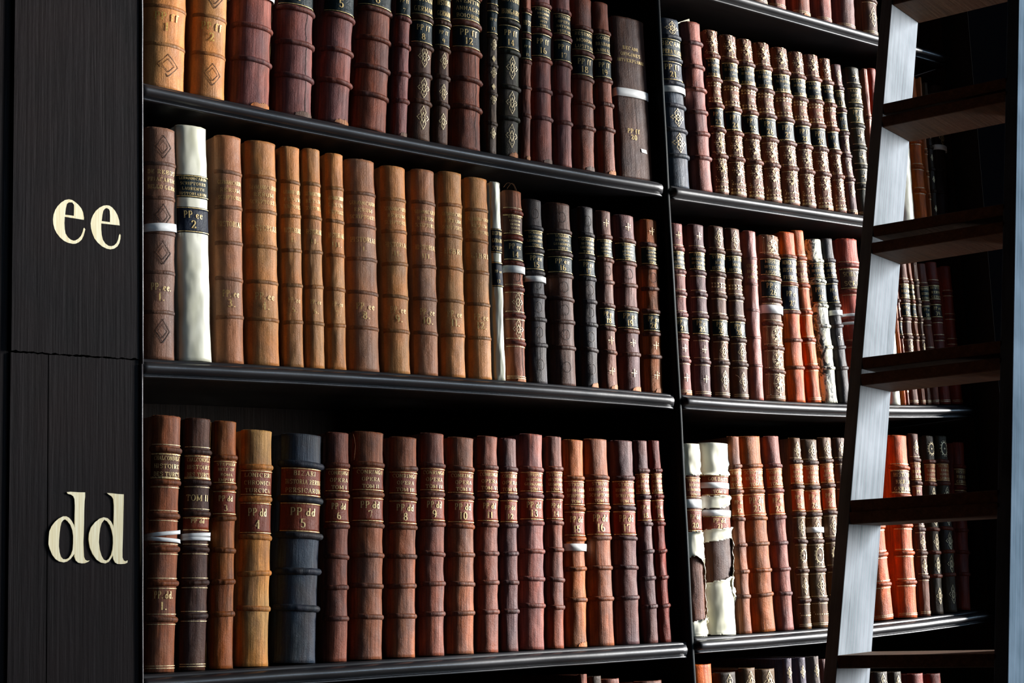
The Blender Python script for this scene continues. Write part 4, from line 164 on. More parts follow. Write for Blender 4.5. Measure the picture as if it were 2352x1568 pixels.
{'id': 'u3', 's': 'Dl', 'x': 2.1648, 'z': 1.0526, 'h': 0.4056, 'w': 0.07, 'b': 0.021, 't': 0.0, 'c': [0.1529, 0.0595, 0.0343], 'bands': (0.147, 0.28, 0.416, 0.548, 0.682, 0.816), 'orn': [], 'lab': 'brown volume top nearest the divider at the bottom frame edge', 'g': 'volumes on the lowest visible shelf, left bay'},
{'id': 'v0', 's': 'Dr', 'x': 2.3034, 'z': 1.0591, 'h': 0.4221, 'w': 0.06, 'b': 0.018, 't': 0.0, 'c': [0.6867, 0.1441, 0.007], 'bands': (0.16, 0.3, 0.44, 0.58, 0.72, 0.86), 'bc': [0.0802, 0.0395, 0.0252], 'orn': [], 'fil': 0, 'lab': 'bright orange volume top beside the divider, bottom of the frame', 'g': 'volumes on the lowest visible shelf, right bay'},
{'id': 'v1', 's': 'Dr', 'x': 2.3696, 'z': 1.059, 'h': 0.4037, 'w': 0.058, 'b': 0.0174, 't': 0.0, 'c': [0.0395, 0.0296, 0.0137], 'bands': (0.16, 0.3, 0.44, 0.58, 0.72, 0.86), 'bc': [0.0802, 0.0395, 0.0252], 'orn': [(0.07, 'flower'), (0.22, 'flower')], 'fil': 1, 'lab': 'black and gilt volume top right of the orange one', 'g': 'volumes on the lowest visible shelf, right bay'},
{'id': 'v2', 's': 'Dr', 'x': 2.4298, 'z': 1.0595, 'h': 0.4084, 'w': 0.045, 'b': 0.0135, 't': 0.0, 'c': [0.1441, 0.0802, 0.0296], 'bands': (0.16, 0.3, 0.44, 0.58, 0.72, 0.86), 'bc': [0.0802, 0.0395, 0.0252], 'orn': [(0.07, 'flower'), (0.22, 'flower')], 'fil': 1, 'lab': 'gilt-tooled tan volume top, third from the divider at the bottom', 'g': 'volumes on the lowest visible shelf, right bay'},
{'id': 'v3', 's': 'Dr', 'x': 2.4835, 'z': 1.0599, 'h': 0.4032, 'w': 0.055, 'b': 0.0165, 't': 0.0, 'c': [0.1441, 0.0802, 0.0296], 'bands': (0.16, 0.3, 0.44, 0.58, 0.72, 0.86), 'bc': [0.0802, 0.0395, 0.0252], 'orn': [(0.07, 'flower'), (0.22, 'flower')], 'fil': 1, 'lab': 'gilt-tooled olive volume top, fourth from the divider at the bottom', 'g': 'volumes on the lowest visible shelf, right bay'},
{'id': 'v4', 's': 'Dr', 'x': 2.5443, 'z': 1.0606, 'h': 0.42, 'w': 0.026, 'b': 0.0078, 't': 0.0, 'c': [0.1046, 0.0908, 0.1384], 'bands': (0.16, 0.3, 0.44, 0.58, 0.72, 0.86), 'bc': [0.0802, 0.0395, 0.0252], 'orn': [(0.07, 'flower'), (0.22, 'flower')], 'fil': 1, 'lab': 'narrow grey-violet volume top, first of the matching trio', 'g': 'volumes on the lowest visible shelf, right bay'},
{'id': 'v5', 's': 'Dr', 'x': 2.5851, 'z': 1.0612, 'h': 0.419, 'w': 0.027, 'b': 0.0081, 't': 0.0, 'c': [0.1046, 0.0908, 0.1384], 'bands': (0.16, 0.3, 0.44, 0.58, 0.72, 0.86), 'bc': [0.0802, 0.0395, 0.0252], 'orn': [(0.07, 'flower'), (0.22, 'flower')], 'fil': 1, 'lab': 'narrow grey-violet volume top, middle of the matching trio', 'g': 'volumes on the lowest visible shelf, right bay'},
{'id': 'v6', 's': 'Dr', 'x': 2.6274, 'z': 1.062, 'h': 0.4185, 'w': 0.027, 'b': 0.0081, 't': 0.0, 'c': [0.147, 0.1221, 0.1144], 'bands': (0.16, 0.3, 0.44, 0.58, 0.72, 0.86), 'bc': [0.0802, 0.0395, 0.0252], 'orn': [(0.07, 'flower'), (0.22, 'flower')], 'fil': 1, 'lab': 'narrow grey-brown volume top, right one of the matching trio', 'g': 'volumes on the lowest visible shelf, right bay'},
{'id': 'v7', 's': 'Dr', 'x': 2.6534, 'z': 1.0625, 'h': 0.411, 'w': 0.02, 'b': 0.006, 't': 0.0, 'c': [0.1329, 0.063, 0.0685], 'bands': (0.16, 0.3, 0.44, 0.58, 0.72, 0.86), 'bc': [0.0802, 0.0395, 0.0252], 'orn': [], 'fil': 0, 'lab': 'dark thin volume top touching the ladder edge at the bottom', 'g': 'volumes on the lowest visible shelf, right bay'},
{'id': 'v8', 's': 'Dr', 'x': 2.8384, 'z': 1.0677, 'h': 0.3696, 'w': 0.05, 'b': 0.015, 't': 0.0, 'c': [0.0395, 0.0296, 0.0137], 'bands': (0.16, 0.3, 0.44, 0.58, 0.72, 0.86), 'bc': [0.0802, 0.0395, 0.0252], 'orn': [(0.07, 'flower'), (0.22, 'flower')], 'fil': 1, 'lab': 'black gilt volume top just right of the ladder foot rail', 'g': 'volumes on the lowest visible shelf, right bay'},
{'id': 'v9', 's': 'Dr', 'x': 2.8882, 'z': 1.0694, 'h': 0.3653, 'w': 0.035, 'b': 0.0105, 't': 0.0, 'c': [0.0395, 0.0296, 0.0137], 'bands': (0.16, 0.3, 0.44, 0.58, 0.72, 0.86), 'bc': [0.0802, 0.0395, 0.0252], 'orn': [(0.07, 'flower'), (0.22, 'flower')], 'fil': 1, 'lab': 'dim black gilt volume top, second right of the ladder rail', 'g': 'volumes on the lowest visible shelf, right bay'},
{'id': 'v10', 's': 'Dr', 'x': 2.9604, 'z': 1.0723, 'h': 0.3545, 'w': 0.05, 'b': 0.015, 't': 0.0, 'c': [0.2051, 0.0273, 0.0116], 'bands': (0.16, 0.3, 0.44, 0.58, 0.72, 0.86), 'bc': [0.0802, 0.0395, 0.0252], 'orn': [], 'fil': 0, 'lab': 'very dark red volume top below the lowest rung', 'g': 'volumes on the lowest visible shelf, right bay'},
{'id': 'v11', 's': 'Dr', 'x': 3.0229, 'z': 1.075, 'h': 0.3483, 'w': 0.045, 'b': 0.0135, 't': 0.0, 'c': [0.2051, 0.0273, 0.0116], 'bands': (0.16, 0.3, 0.44, 0.58, 0.72, 0.86), 'bc': [0.0802, 0.0395, 0.0252], 'orn': [], 'fil': 0, 'lab': 'nearly black red volume top, rightmost below the lowest rung', 'g': 'volumes on the lowest visible shelf, right bay'},
]

# ------------------------------------------------------------------ materials
def mat(name, rough=.5, metal=0, base=(.5, .5, .5), spec=.5):
    m = bpy.data.materials.new(name); m.use_nodes = True; nt = m.node_tree
    b = nt.nodes['Principled BSDF']; b.inputs['Base Color'].default_value = (*base, 1)
    b.inputs['Roughness'].default_value = rough; b.inputs['Metallic'].default_value = metal
    b.inputs['Specular IOR Level'].default_value = spec
    return m, nt, b
class N:
    def __init__(s, nt): s.nt = nt
    def n(s, t, ins=None, **p):
        x = s.nt.nodes.new(t)
        for k, v in p.items(): setattr(x, k, v)
        for k, v in (ins or {}).items():
            if hasattr(v, 'is_output') or isinstance(v, bpy.types.NodeSocket): s.nt.links.new(v, x.inputs[k])
            else: x.inputs[k].default_value = v
        return x
    def math(s, op, a, b=0.0, clamp=False):
        return s.n('ShaderNodeMath', {0: a, 1: b}, operation=op, use_clamp=clamp).outputs[0]
    def mix(s, f, a, b, t='MIX'):
        x = s.n('ShaderNodeMix', data_type='RGBA', blend_type=t)
        for i, v in ((0, f), (6, a), (7, b)):
            if isinstance(v, bpy.types.NodeSocket): s.nt.links.new(v, x.inputs[i])
            else: x.inputs[i].default_value = v
        return x.outputs[2]
    def ramp(s, v, stops):
        r = s.n('ShaderNodeValToRGB', {0: v}); e = r.color_ramp.elements
        e[0].position, e[1].position = stops[0][0], stops[-1][0]
        e[0].color = (*[stops[0][1]]*3, 1); e[1].color = (*[stops[-1][1]]*3, 1)
        for p, c in stops[1:-1]: q = e.new(p); q.color = (c, c, c, 1)
        return r.outputs[0]
    def noise(s, vec, scale, detail=5, rough=.6, dist=0):
        return s.n('ShaderNodeTexNoise', {'Vector': vec, 'Scale': scale, 'Detail': detail, 'Roughness': rough, 'Distortion': dist}).outputs[0]
    def coords(s, scale=(1, 1, 1), rnd=True):
        tc = s.n('ShaderNodeTexCoord').outputs['Object']
        if rnd:
            oi = s.n('ShaderNodeObjectInfo').outputs['Random']
            off = s.math('MULTIPLY', oi, 37.0)
            cx = s.n('ShaderNodeCombineXYZ', {0: off, 1: off, 2: off}).outputs[0]
            tc = s.n('ShaderNodeVectorMath', {0: tc, 1: cx}, operation='ADD').outputs[0]
        return s.n('ShaderNodeMapping', {'Vector': tc, 'Scale': scale}).outputs[0]

def leather(name, rough=.48, streak=1.0, blotch=1.0, flake=0.0):
    m, nt, b = mat(name, rough, spec=.12); n = N(nt)
    base = n.n('ShaderNodeObjectInfo').outputs['Color']
    cs = n.coords((260, 260, 9)); cb = n.coords()
    st = n.ramp(n.noise(cs, 1.0, 6, .65), [(.3, 0), (.7, 1)])
    bl = n.ramp(n.noise(n.coords((1, 1, .45)), 30, 4, .6, .4), [(.40, 0), (.62, 1)])
    bl2 = n.ramp(n.noise(n.coords((1, 1, .5)), 19, 3, .5, .4), [(.42, 0), (.62, 1)])
    fine = n.noise(cb, 420, 3, .6)
    dk = n.mix(1.0, base, (.36, .36, .40, 1), 'MULTIPLY')
    lt = n.mix(1.0, base, (1.45, 1.3, 1.15, 1), 'MULTIPLY')
    c1 = n.mix(n.math('MULTIPLY', st, .9*streak), n.mix(.6, base, lt), dk)
    c2 = n.mix(n.math('MULTIPLY', bl, .7*blotch), c1, n.mix(.65, c1, (.05, .036, .043, 1)))
    c3 = n.mix(n.math('MULTIPLY', bl2, .6*blotch), c2, n.mix(1.0, c2, (1.5, 1.02, .6, 1), 'MULTIPLY'))
    wear = n.ramp(n.noise(n.coords((90, 90, 30)), 1.0, 8, .75), [(.60, 0), (.70, 1)])
    c4 = n.mix(n.math('MULTIPLY', wear, .3), c3, n.mix(.5, lt, (.34, .24, .17, 1)))
    c5 = n.mix(n.math('MULTIPLY', n.ramp(fine, [(.35, 0), (.65, 1)]), .3), c4, n.mix(1.0, c4, (.5, .5, .5, 1), 'MULTIPLY'))
    nt.links.new(c5, b.inputs['Base Color'])
    nt.links.new(n.math('ADD', n.math('MULTIPLY', st, .25), rough - .08), b.inputs['Roughness'])
    h = n.math('ADD', n.math('MULTIPLY', n.noise(cs, 1.0, 6, .7), .7), n.math('ADD', n.math('MULTIPLY', fine, .35), n.math('MULTIPLY', n.noise(cb, 60, 3), .8)))
    bp = n.n('ShaderNodeBump', {'Height': h, 'Strength': .55, 'Distance': .002})
    nt.links.new(bp.outputs[0], b.inputs['Normal'])
    return m
M = {}
M['leather'] = leather('aged_leather')
M['calf'] = leather('smooth_calf', .36, .3, .75)
M['labelskin'] = leather('label_leather', .34, .35, .35)

def vellum(name, cream=(.87, .84, .69)):
    m, nt, b = mat(name, .38); n = N(nt); cb = n.coords((1, 1, .35))
    bl = n.ramp(n.noise(cb, 22, 4, .55, .5), [(.42, 0), (.68, 1)])
    cr = n.ramp(n.noise(n.coords((60, 60, 12)), 1, 6, .7), [(.62, 0), (.74, 1)])
    c = n.mix(n.math('MULTIPLY', bl, .5), (*cream, 1), (.50, .48, .26, 1))
    c = n.mix(n.math('MULTIPLY', cr, .3), c, (.25, .18, .09, 1))
    nt.links.new(c, b.inputs['Base Color'])
    bp = n.n('ShaderNodeBump', {'Height': n.noise(cb, 16, 3), 'Strength': .22, 'Distance': .01})
    nt.links.new(bp.outputs[0], b.inputs['Normal'])
    return m
M['vellum'] = vellum('vellum')

def marbled():
    m, nt, b = mat('flaking_vellum', .5); n = N(nt); cb = n.coords()
    k = n.ramp(n.noise(n.coords((1, 1, .6)), 75, 6, .7, .8), [(.47, 0), (.53, 1)])
    c = n.mix(k, (.03, .035, .028, 1), (.72, .69, .50, 1))
    c = n.mix(n.math('MULTIPLY', n.ramp(n.noise(cb, 40, 3), [(.5, 0), (.65, 1)]), .7), c, (.12, .12, .07, 1))
    nt.links.new(c, b.inputs['Base Color'])
    bp = n.n('ShaderNodeBump', {'Height': k, 'Strength': .6, 'Distance': .0015}); nt.links.new(bp.outputs[0], b.inputs['Normal'])
    return m
M['marbled'] = marbled()

def gold():
    m, nt, b = mat('worn_gilt', .42, .15); n = N(nt)
    c = n.ramp(n.noise(n.coords(), 380, 4, .7), [(.36, 0), (.5, 1)])
    base = n.n('ShaderNodeObjectInfo').outputs['Color']
    nt.links.new(n.mix(c, n.mix(1.0, base, (.30, .25, .22, 1), 'MULTIPLY'), base), b.inputs['Base Color'])
    return m
M['gold'] = gold()
M['paper'] = mat('white_paper_tape', .6, 0, (.88, .89, .88))[0]
def pages():
    m, nt, b = mat('page_edges', .8); n = N(nt)
    c = n.noise(n.coords((500, 40, 2)), 1, 3)
    nt.links.new(n.mix(c, (.16, .11, .06, 1), (.42, .33, .2, 1)), b.inputs['Base Color']); return m
M['pages'] = pages()

def dark_wood(name, tone, rough, axis, streaks=.5, bump=.3, spec=.5):
    m, nt, b = mat(name, rough, spec=spec); n = N(nt)
    s = {'x': (3, 60, 60), 'z': (70, 70, 2.2)}[axis]
    g = n.noise(n.coords(s, False), 1, 7, .65, .2)
    g2 = n.noise(n.coords(tuple(v*4 for v in s), False), 1, 4, .6)
    bl = n.noise(n.coords(rnd=False), 5, 4)
    t = tone
    c = n.mix(n.ramp(g, [(.3, 0), (.7, 1)]), (t[0]*.5, t[1]*.5, t[2]*.5, 1), (t[0]*1.5, t[1]*1.5, t[2]*1.5, 1))
    c = n.mix(n.math('MULTIPLY', n.ramp(bl, [(.4, 0), (.65, 1)]), .5), c, (t[0]*1.9, t[1]*1.2, t[2]*1.0, 1))
    c = n.mix(n.math('MULTIPLY', n.ramp(g2, [(.55, 0), (.75, 1)]), streaks), c, (t[0]*2.6, t[1]*2.6, t[2]*2.5, 1))
    nt.links.new(c, b.inputs['Base Color'])
    nt.links.new(n.math('ADD', n.math('MULTIPLY', bl, .3), rough - .15), b.inputs['Roughness'])
    h = n.math('ADD', g, n.math('ADD', n.math('MULTIPLY', g2, .5), n.math('MULTIPLY', n.noise(n.coords(rnd=False), 38, 3), .5)))
    bp = n.n('ShaderNodeBump', {'Height': h, 'Strength': bump, 'Distance': .003}); nt.links.new(bp.outputs[0], b.inputs['Normal'])
    return m
M['shelfwood'] = dark_wood('polished_dark_oak', (.009, .011, .015), .37, 'x', .2, .12, 1.0)
M['casewood'] = dark_wood('dark_oak', (.010, .0065, .005), .75, 'z', spec=.1)
M['panelwood'] = dark_wood('dark_varnished_panel', (.0048, .0036, .0042), .55, 'z', .7, .22, .08)
M['beadwood'] = dark_wood('dark_bead_moulding', (.04, .042, .048), .38, 'z', .4, .3)
M['dividerwood'] = dark_wood('dark_divider_edge', (.012, .017, .019), .6, 'z', .4, .3, .06)
M['stone'] = mat('dark_wall', .95, 0, (.006, .006, .006), .05)[0]

def ladder_wood(name='weathered_pale_wood', k=1.0):
    m, nt, b = mat(name, .85, spec=.1*k if k == 1 else 0); n = N(nt)
    base = n.coords(rnd=True)
    cs = n.n('ShaderNodeMapping', {'Vector': base, 'Scale': (90, 90, 3.5)}).outputs[0]
    vv = n.n('ShaderNodeMapping', {'Vector': base, 'Scale': (1, 1, .28)}).outputs[0]
    vo = n.n('ShaderNodeTexVoronoi', {'Vector': vv, 'Scale': 6.5, 'Randomness': 1.0}).outputs['Distance']
    rings = n.n('ShaderNodeTexWave', {'Vector': n.n('ShaderNodeMapping', {'Vector': base, 'Scale': (22, 22, 1.4)}).outputs[0], 'Scale': 1.3, 'Distortion': 5, 'Detail': 3, 'Detail Scale': .8}, wave_type='RINGS').outputs[0]
    g = n.ramp(n.noise(cs, 1, 7, .7, .3), [(.3, 0), (.72, 1)])
    bl = n.ramp(n.noise(base, 9, 4, .5), [(.35, 0), (.7, 1)])
    c = n.mix(g, (.055, .062, .075, 1), (.18, .197, .225, 1))
    c = n.mix(n.math('MULTIPLY', rings, .4), c, (.11, .165, .18, 1))
    c = n.mix(n.math('MULTIPLY', bl, .45), c, (.26, .285, .32, 1))
    kn = n.ramp(vo, [(.03, 1), (.075, 0)])
    c = n.mix(n.math('MULTIPLY', kn, .8), c, (.07, .065, .07, 1))
    cr = n.ramp(n.noise(n.n('ShaderNodeMapping', {'Vector': base, 'Scale': (260, 260, 7)}).outputs[0], 1, 3), [(.66, 0), (.72, 1)])
    c = n.mix(n.math('MULTIPLY', cr, .6), c, (.09, .09, .1, 1))
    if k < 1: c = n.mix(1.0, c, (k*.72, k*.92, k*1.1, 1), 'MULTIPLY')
    nt.links.new(c, b.inputs['Base Color'])
    bp = n.n('ShaderNodeBump', {'Height': n.math('ADD', g, cr), 'Strength': .25, 'Distance': .001}); nt.links.new(bp.outputs[0], b.inputs['Normal'])
    return m
M['ladder'] = ladder_wood()
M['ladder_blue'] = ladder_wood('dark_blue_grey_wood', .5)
M['tread'] = dark_wood('dark_brown_tread', (.07, .04, .022), .7, 'x', .3, spec=.15)  # treads take a darker brown than the rails

def letter_paint():
    m, nt, b = mat('cream_gold_paint', .5); n = N(nt)
    g = n.noise(n.coords((420, 420, 14), False), 1, 4, .6)
    c = n.mix(n.ramp(g, [(.3, 0), (.7, 1)]), (.78, .66, .36, 1), (1, .95, .70, 1))
    nt.links.new(c, b.inputs['Base Color']); return m
M['letter'] = letter_paint()

# ------------------------------------------------------------------ object helpers
def obj(name, verts, faces, m, parent=None, color=None, smooth=False):
    me = bpy.data.meshes.new(name); me.from_pydata(verts, [], faces); me.update()
    if smooth: me.polygons.foreach_set('use_smooth', [True]*len(me.polygons))
    me.materials.append(M[m] if isinstance(m, str) else m)
    o = bpy.data.objects.new(name, me); col.objects.link(o)
    if parent: o.parent = parent
    if color: o.color = (*color, 1)
    return o
def empty(name, loc=(0, 0, 0), rot=(0, 0, 0)):
    o = bpy.data.objects.new(name, None); o.location = loc; o.rotation_euler = rot; o.empty_display_size = .05; col.objects.link(o); return o
def tag(o, label, cat, group=None):
    o['label'] = label; o['category'] = cat
    if group: o['group'] = group
def boxmesh(x0, x1, y0, y1, z0, z1, V=None, Fc=None):
    V = [] if V is None else V; Fc = [] if Fc is None else Fc; i = len(V)
    V += [(x, y, z) for x in (x0, x1) for y in (y0, y1) for z in (z0, z1)]
    Fc += [tuple(i+k for k in f) for f in ((0, 1, 3, 2), (4, 6, 7, 5), (0, 4, 5, 1), (2, 3, 7, 6), (0, 2, 6, 4), (1, 5, 7, 3))]
    return V, Fc
def bevel(o, w=.002, seg=2):
    b = o.modifiers.new('bevel', 'BEVEL'); b.width = w; b.segments = seg; b.limit_method = 'ANGLE'

# ------------------------------------------------------------------ room
V, Fc = boxmesh(-3, 14.5, -26, 1.2, -.1, 0); o = obj('floor', V, Fc, 'casewood'); o['kind'] = 'structure'
V, Fc = boxmesh(3.2255, 3.2285, -.075, .34, 0, 4.9); V = [(3.2257 if v[0] > 3.226 and v[1] < 0 else v[0], v[1], v[2]) for v in V]  # thin added lath as the end pier, shaped to shade the rightmost books
boxmesh(14, 14.5, -26, -6.1, 0, 4.5, V, Fc); boxmesh(14, 14.5, -26, -6.1, 5.5, 8.2, V, Fc); boxmesh(14, 14.5, -8, -6.1, 4.5, 5.5, V, Fc)
boxmesh(14, 14.5, -6.1, .34, 0, 1.1, V, Fc); boxmesh(14, 14.5, -6.1, .34, 7.5, 8.2, V, Fc); boxmesh(14, 14.5, -3.3, .34, 1.1, 7.5, V, Fc)
boxmesh(3.42, 3.62, -6.2, -.06, 4.6, 4.9, V, Fc)
o = obj('wall_right', V, Fc, 'stone'); o['kind'] = 'structure'
V, Fc = boxmesh(-3, 3.22, .34, 1.2, 0, 4.9)
o = obj('wall_back', V, Fc, 'stone'); o['kind'] = 'structure'

# ------------------------------------------------------------------ bookcase
case = empty('bookcase', (2.2, .15, 0))
tag(case, 'tall dark oak wall bookcase with rounded shelf noses and a lettered end panel', 'bookcase')
case_inv = Vector((-2.2, -.15, 0))
def cpart(name, V, Fc, m, parent=None, smooth=False):
    par = parent or case
    off = Vector(case.location) if par is case else Vector(case.location)+Vector(par.location)
    return obj(name, [tuple(Vector(v)-off) for v in V], Fc, m, par, None, smooth)
V, Fc = boxmesh(1.09, 3.224, .30, .335, 0, 3.5); cpart('back_panel', V, Fc, 'casewood')
V, Fc = boxmesh(1.085, 1.103, 0, .30, 0, 3.5); o = cpart('side_panel', V, Fc, 'casewood')
V, Fc = boxmesh(3.2225, 3.2245, 0, .30, 0, 3.5); o = cpart('side_panel', V, Fc, 'casewood')
V, Fc = boxmesh(1.085, 3.224, 0, .30, 3.42, 3.5); cpart('top_board', V, Fc, 'casewood')
V, Fc = boxmesh(1.104, 3.222, .01, .03, 0, .95); cpart('plinth_panel', V, Fc, 'casewood')
# upright divider with rounded front
prof = [(2.252, .30), (2.252, .004)] + [(2.2595-.0075*math.cos(a), .002-.010*math.sin(a)) for a in [math.pi*k/10 for k in range(11)]] + [(2.267, .004), (2.267, .30)]
V = []; Fc = []; zs = [0.95+.05*k for k in range(50)]
for z in zs:
    j = .0006*math.sin(z*7)+.0004*math.sin(z*23)
    V += [(x+j, y, z) for x, y in prof]
n_ = len(prof)
for a in range(len(zs)-1):
    for k in range(n_):
        Fc.append((a*n_+k, a*n_+(k+1) % n_, (a+1)*n_+(k+1) % n_, (a+1)*n_+k))
cpart('upright_divider', V, Fc, 'dividerwood', smooth=True)
def shelf(name, pts, mitre_l, mitre_r):
    prof = [(.299, 0), (.006, 0), (.002, -.0004), (0, -.002), (-.001, -.0045), (-.0015, -.006)]
    for k in range(1, 14):
        a = math.pi*k/14; prof.append((-.002-.0145*math.sin(a), -.0150+.0098*math.cos(a)))
    prof += [(-.0015, -.0252), (-.0015, -.0262), (-.005, -.0268), (-.0068, -.0285), (-.005, -.0302), (0, -.0308), (.299, -.0308)]
    xs = [p[0] for p in pts]; N_ = 90; V = []; Fc = []; n_ = len(prof)
    for i in range(N_+1):
        t = i/N_; t = t if not(mitre_l or mitre_r) else t
        x = xs[0]+(xs[-1]-xs[0])*t
        # shelf height by interpolation
        for k in range(len(pts)-1):
            if pts[k][0] <= x <= pts[k+1][0]+1e-6:
                z = pts[k][1]+(pts[k+1][1]-pts[k][1])*(x-pts[k][0])/(pts[k+1][0]-pts[k][0]); break
        # nose returns into the divider at the ends
        f = 1
        if mitre_r: f = min(f, max(0, (xs[-1]-x)/.022))
        if mitre_l: f = min(f, .55+max(0, (x-xs[0])/.022))
        f = math.sqrt(1-(1-f)**2)
        wob = .0006*noise.noise(Vector((x*9, 3, z*5)))
        for y, dz in prof:
            yy = y if y >= 0 else y*f + (wob*1.2 if f > .9 else 0)
            V.append((x, yy, z+dz+(wob if dz < -.001 else 0)*.6))
    for i in range(N_):
        for k in range(n_):
            Fc.append((i*n_+k, (i+1)*n_+k, (i+1)*n_+(k+1) % n_, i*n_+(k+1) % n_))
    Fc.append(tuple(range(n_))); Fc.append(tuple(reversed(range(N_*n_, N_*n_+n_))))
    return cpart(name, V, Fc, 'shelfwood', smooth=True)
for k, pts in SHELVES.items():
    shelf('shelf', pts, k[1] == 'r', k[1] == 'l')

# end panel (pilaster) with its painted shelf letters
PYF = -.022
x1, xb, seam, xl, xp = PIL['x1'], PIL['xb'], PIL['seam'], PIL['xl'], PIL['xp']
pil = empty('end_panel', (0, 0, 0)); pil.parent = case
def ppart(name, V, Fc, m, smooth=False): return cpart(name, V, Fc, m, pil, smooth)
def ragged(x0, x1, z0, z1, y0, y1, rag_top, rag_bot):
    V = []; Fc = []; n = 60
    for i in range(n+1):
        x = x0+(x1-x0)*i/n
        rt = .0012*noise.noise(Vector((x*60, 0, 0)))+.0014*noise.noise(Vector((x*170, 5, 0))) if rag_top else 0
        rb = .0016*noise.noise(Vector((x*60, 9, 0)))+.0022*noise.noise(Vector((x*150, 2, 0))) if rag_bot else 0
        V += [(x, y0, z0+rb), (x, y1, z0+rb), (x, y1, z1+rt), (x, y0, z1+rt)]
    for i in range(n):
        for k in range(4): Fc.append((i*4+k, i*4+(k+1) % 4, i*4+4+(k+1) % 4, i*4+4+k))
    Fc.append((0, 3, 2, 1)); Fc.append((n*4, n*4+1, n*4+2, n*4+3))
    return V, Fc
V, Fc = ragged(xl, x1, seam+.0012, 3.5, PYF, .02, False, True); ppart('upper_board', V, Fc, 'panelwood')
V, Fc = ragged(xl, xp-.0006, 0, seam-.001, PYF+.002, .02, True, False); V2, F2 = ragged(xp+.0006, x1, 0, seam-.001, PYF+.0015, .02, True, False)
ppart('lower_board', V, Fc, 'panelwood'); ppart('lower_board', V2, F2, 'panelwood')
V, Fc = boxmesh(.30, xl-.002, PYF+.006, .02, 0, 3.5); ppart('margin_board', V, Fc, 'panelwood')
V, Fc = boxmesh(.30, 1.1, .02, .3, 0, 3.5); ppart('core_board', V, Fc, 'panelwood')
# corner bead, in two lengths
for z0, z1, dx in ((seam-.006, 3.5, 0), (0, seam-.007, -.0012)):
    V = []; Fc = []; xc = (x1+xb)/2+.0008+dx; r = (xb-x1)/2-.0004; nn = 24; mm = 60
    for i in range(mm+1):
        z = z0+(z1-z0)*i/mm; j = .0004*noise.noise(Vector((0, 7, z*12)))
        for k in range(nn):
            a = 2*math.pi*k/nn; V.append((xc+j+r*math.cos(a), PYF+.003+.006*math.sin(a), z))
    for i in range(mm):
        for k in range(nn): Fc.append((i*nn+k, i*nn+(k+1) % nn, (i+1)*nn+(k+1) % nn, (i+1)*nn+k))
    Fc.append(tuple(reversed(range(nn)))); Fc.append(tuple(range(mm*nn, mm*nn+nn)))
    ppart('corner_bead', V, Fc, 'beadwood', True)
V, Fc = boxmesh(x1-.004, xb+.001, PYF+.004, .02, 0, 3.5); ppart('bead_backing', V, Fc, 'panelwood')
def smooth_loop(p, it=1):
    return p
def painted(outer, hole, name):
    loops = [[Vector((x, z, 0)) for x, z in outer], [Vector((x, z, 0)) for x, z in hole]]
    tri = tessellate_polygon(loops); pts = loops[0]+loops[1]; n = len(pts)
    V = [(p.x, PYF-.0003, p.y) for p in pts]+[(p.x, PYF+.0015, p.y) for p in pts]
    Fc = [tuple(t) for t in tri]
    no = len(outer)
    for a, b_ in ((0, no), (no, n)):
        m_ = b_-a
        for i in range(m_): j = a+(i+1) % m_; Fc.append((a+i, j, n+j, n+a+i))
    o = ppart(name, V, Fc, 'letter'); return o
for (o_, h_), nm in zip(LETTERS, ('e', 'e', 'd', 'd')):
    painted(o_, h_, 'painted_letter')

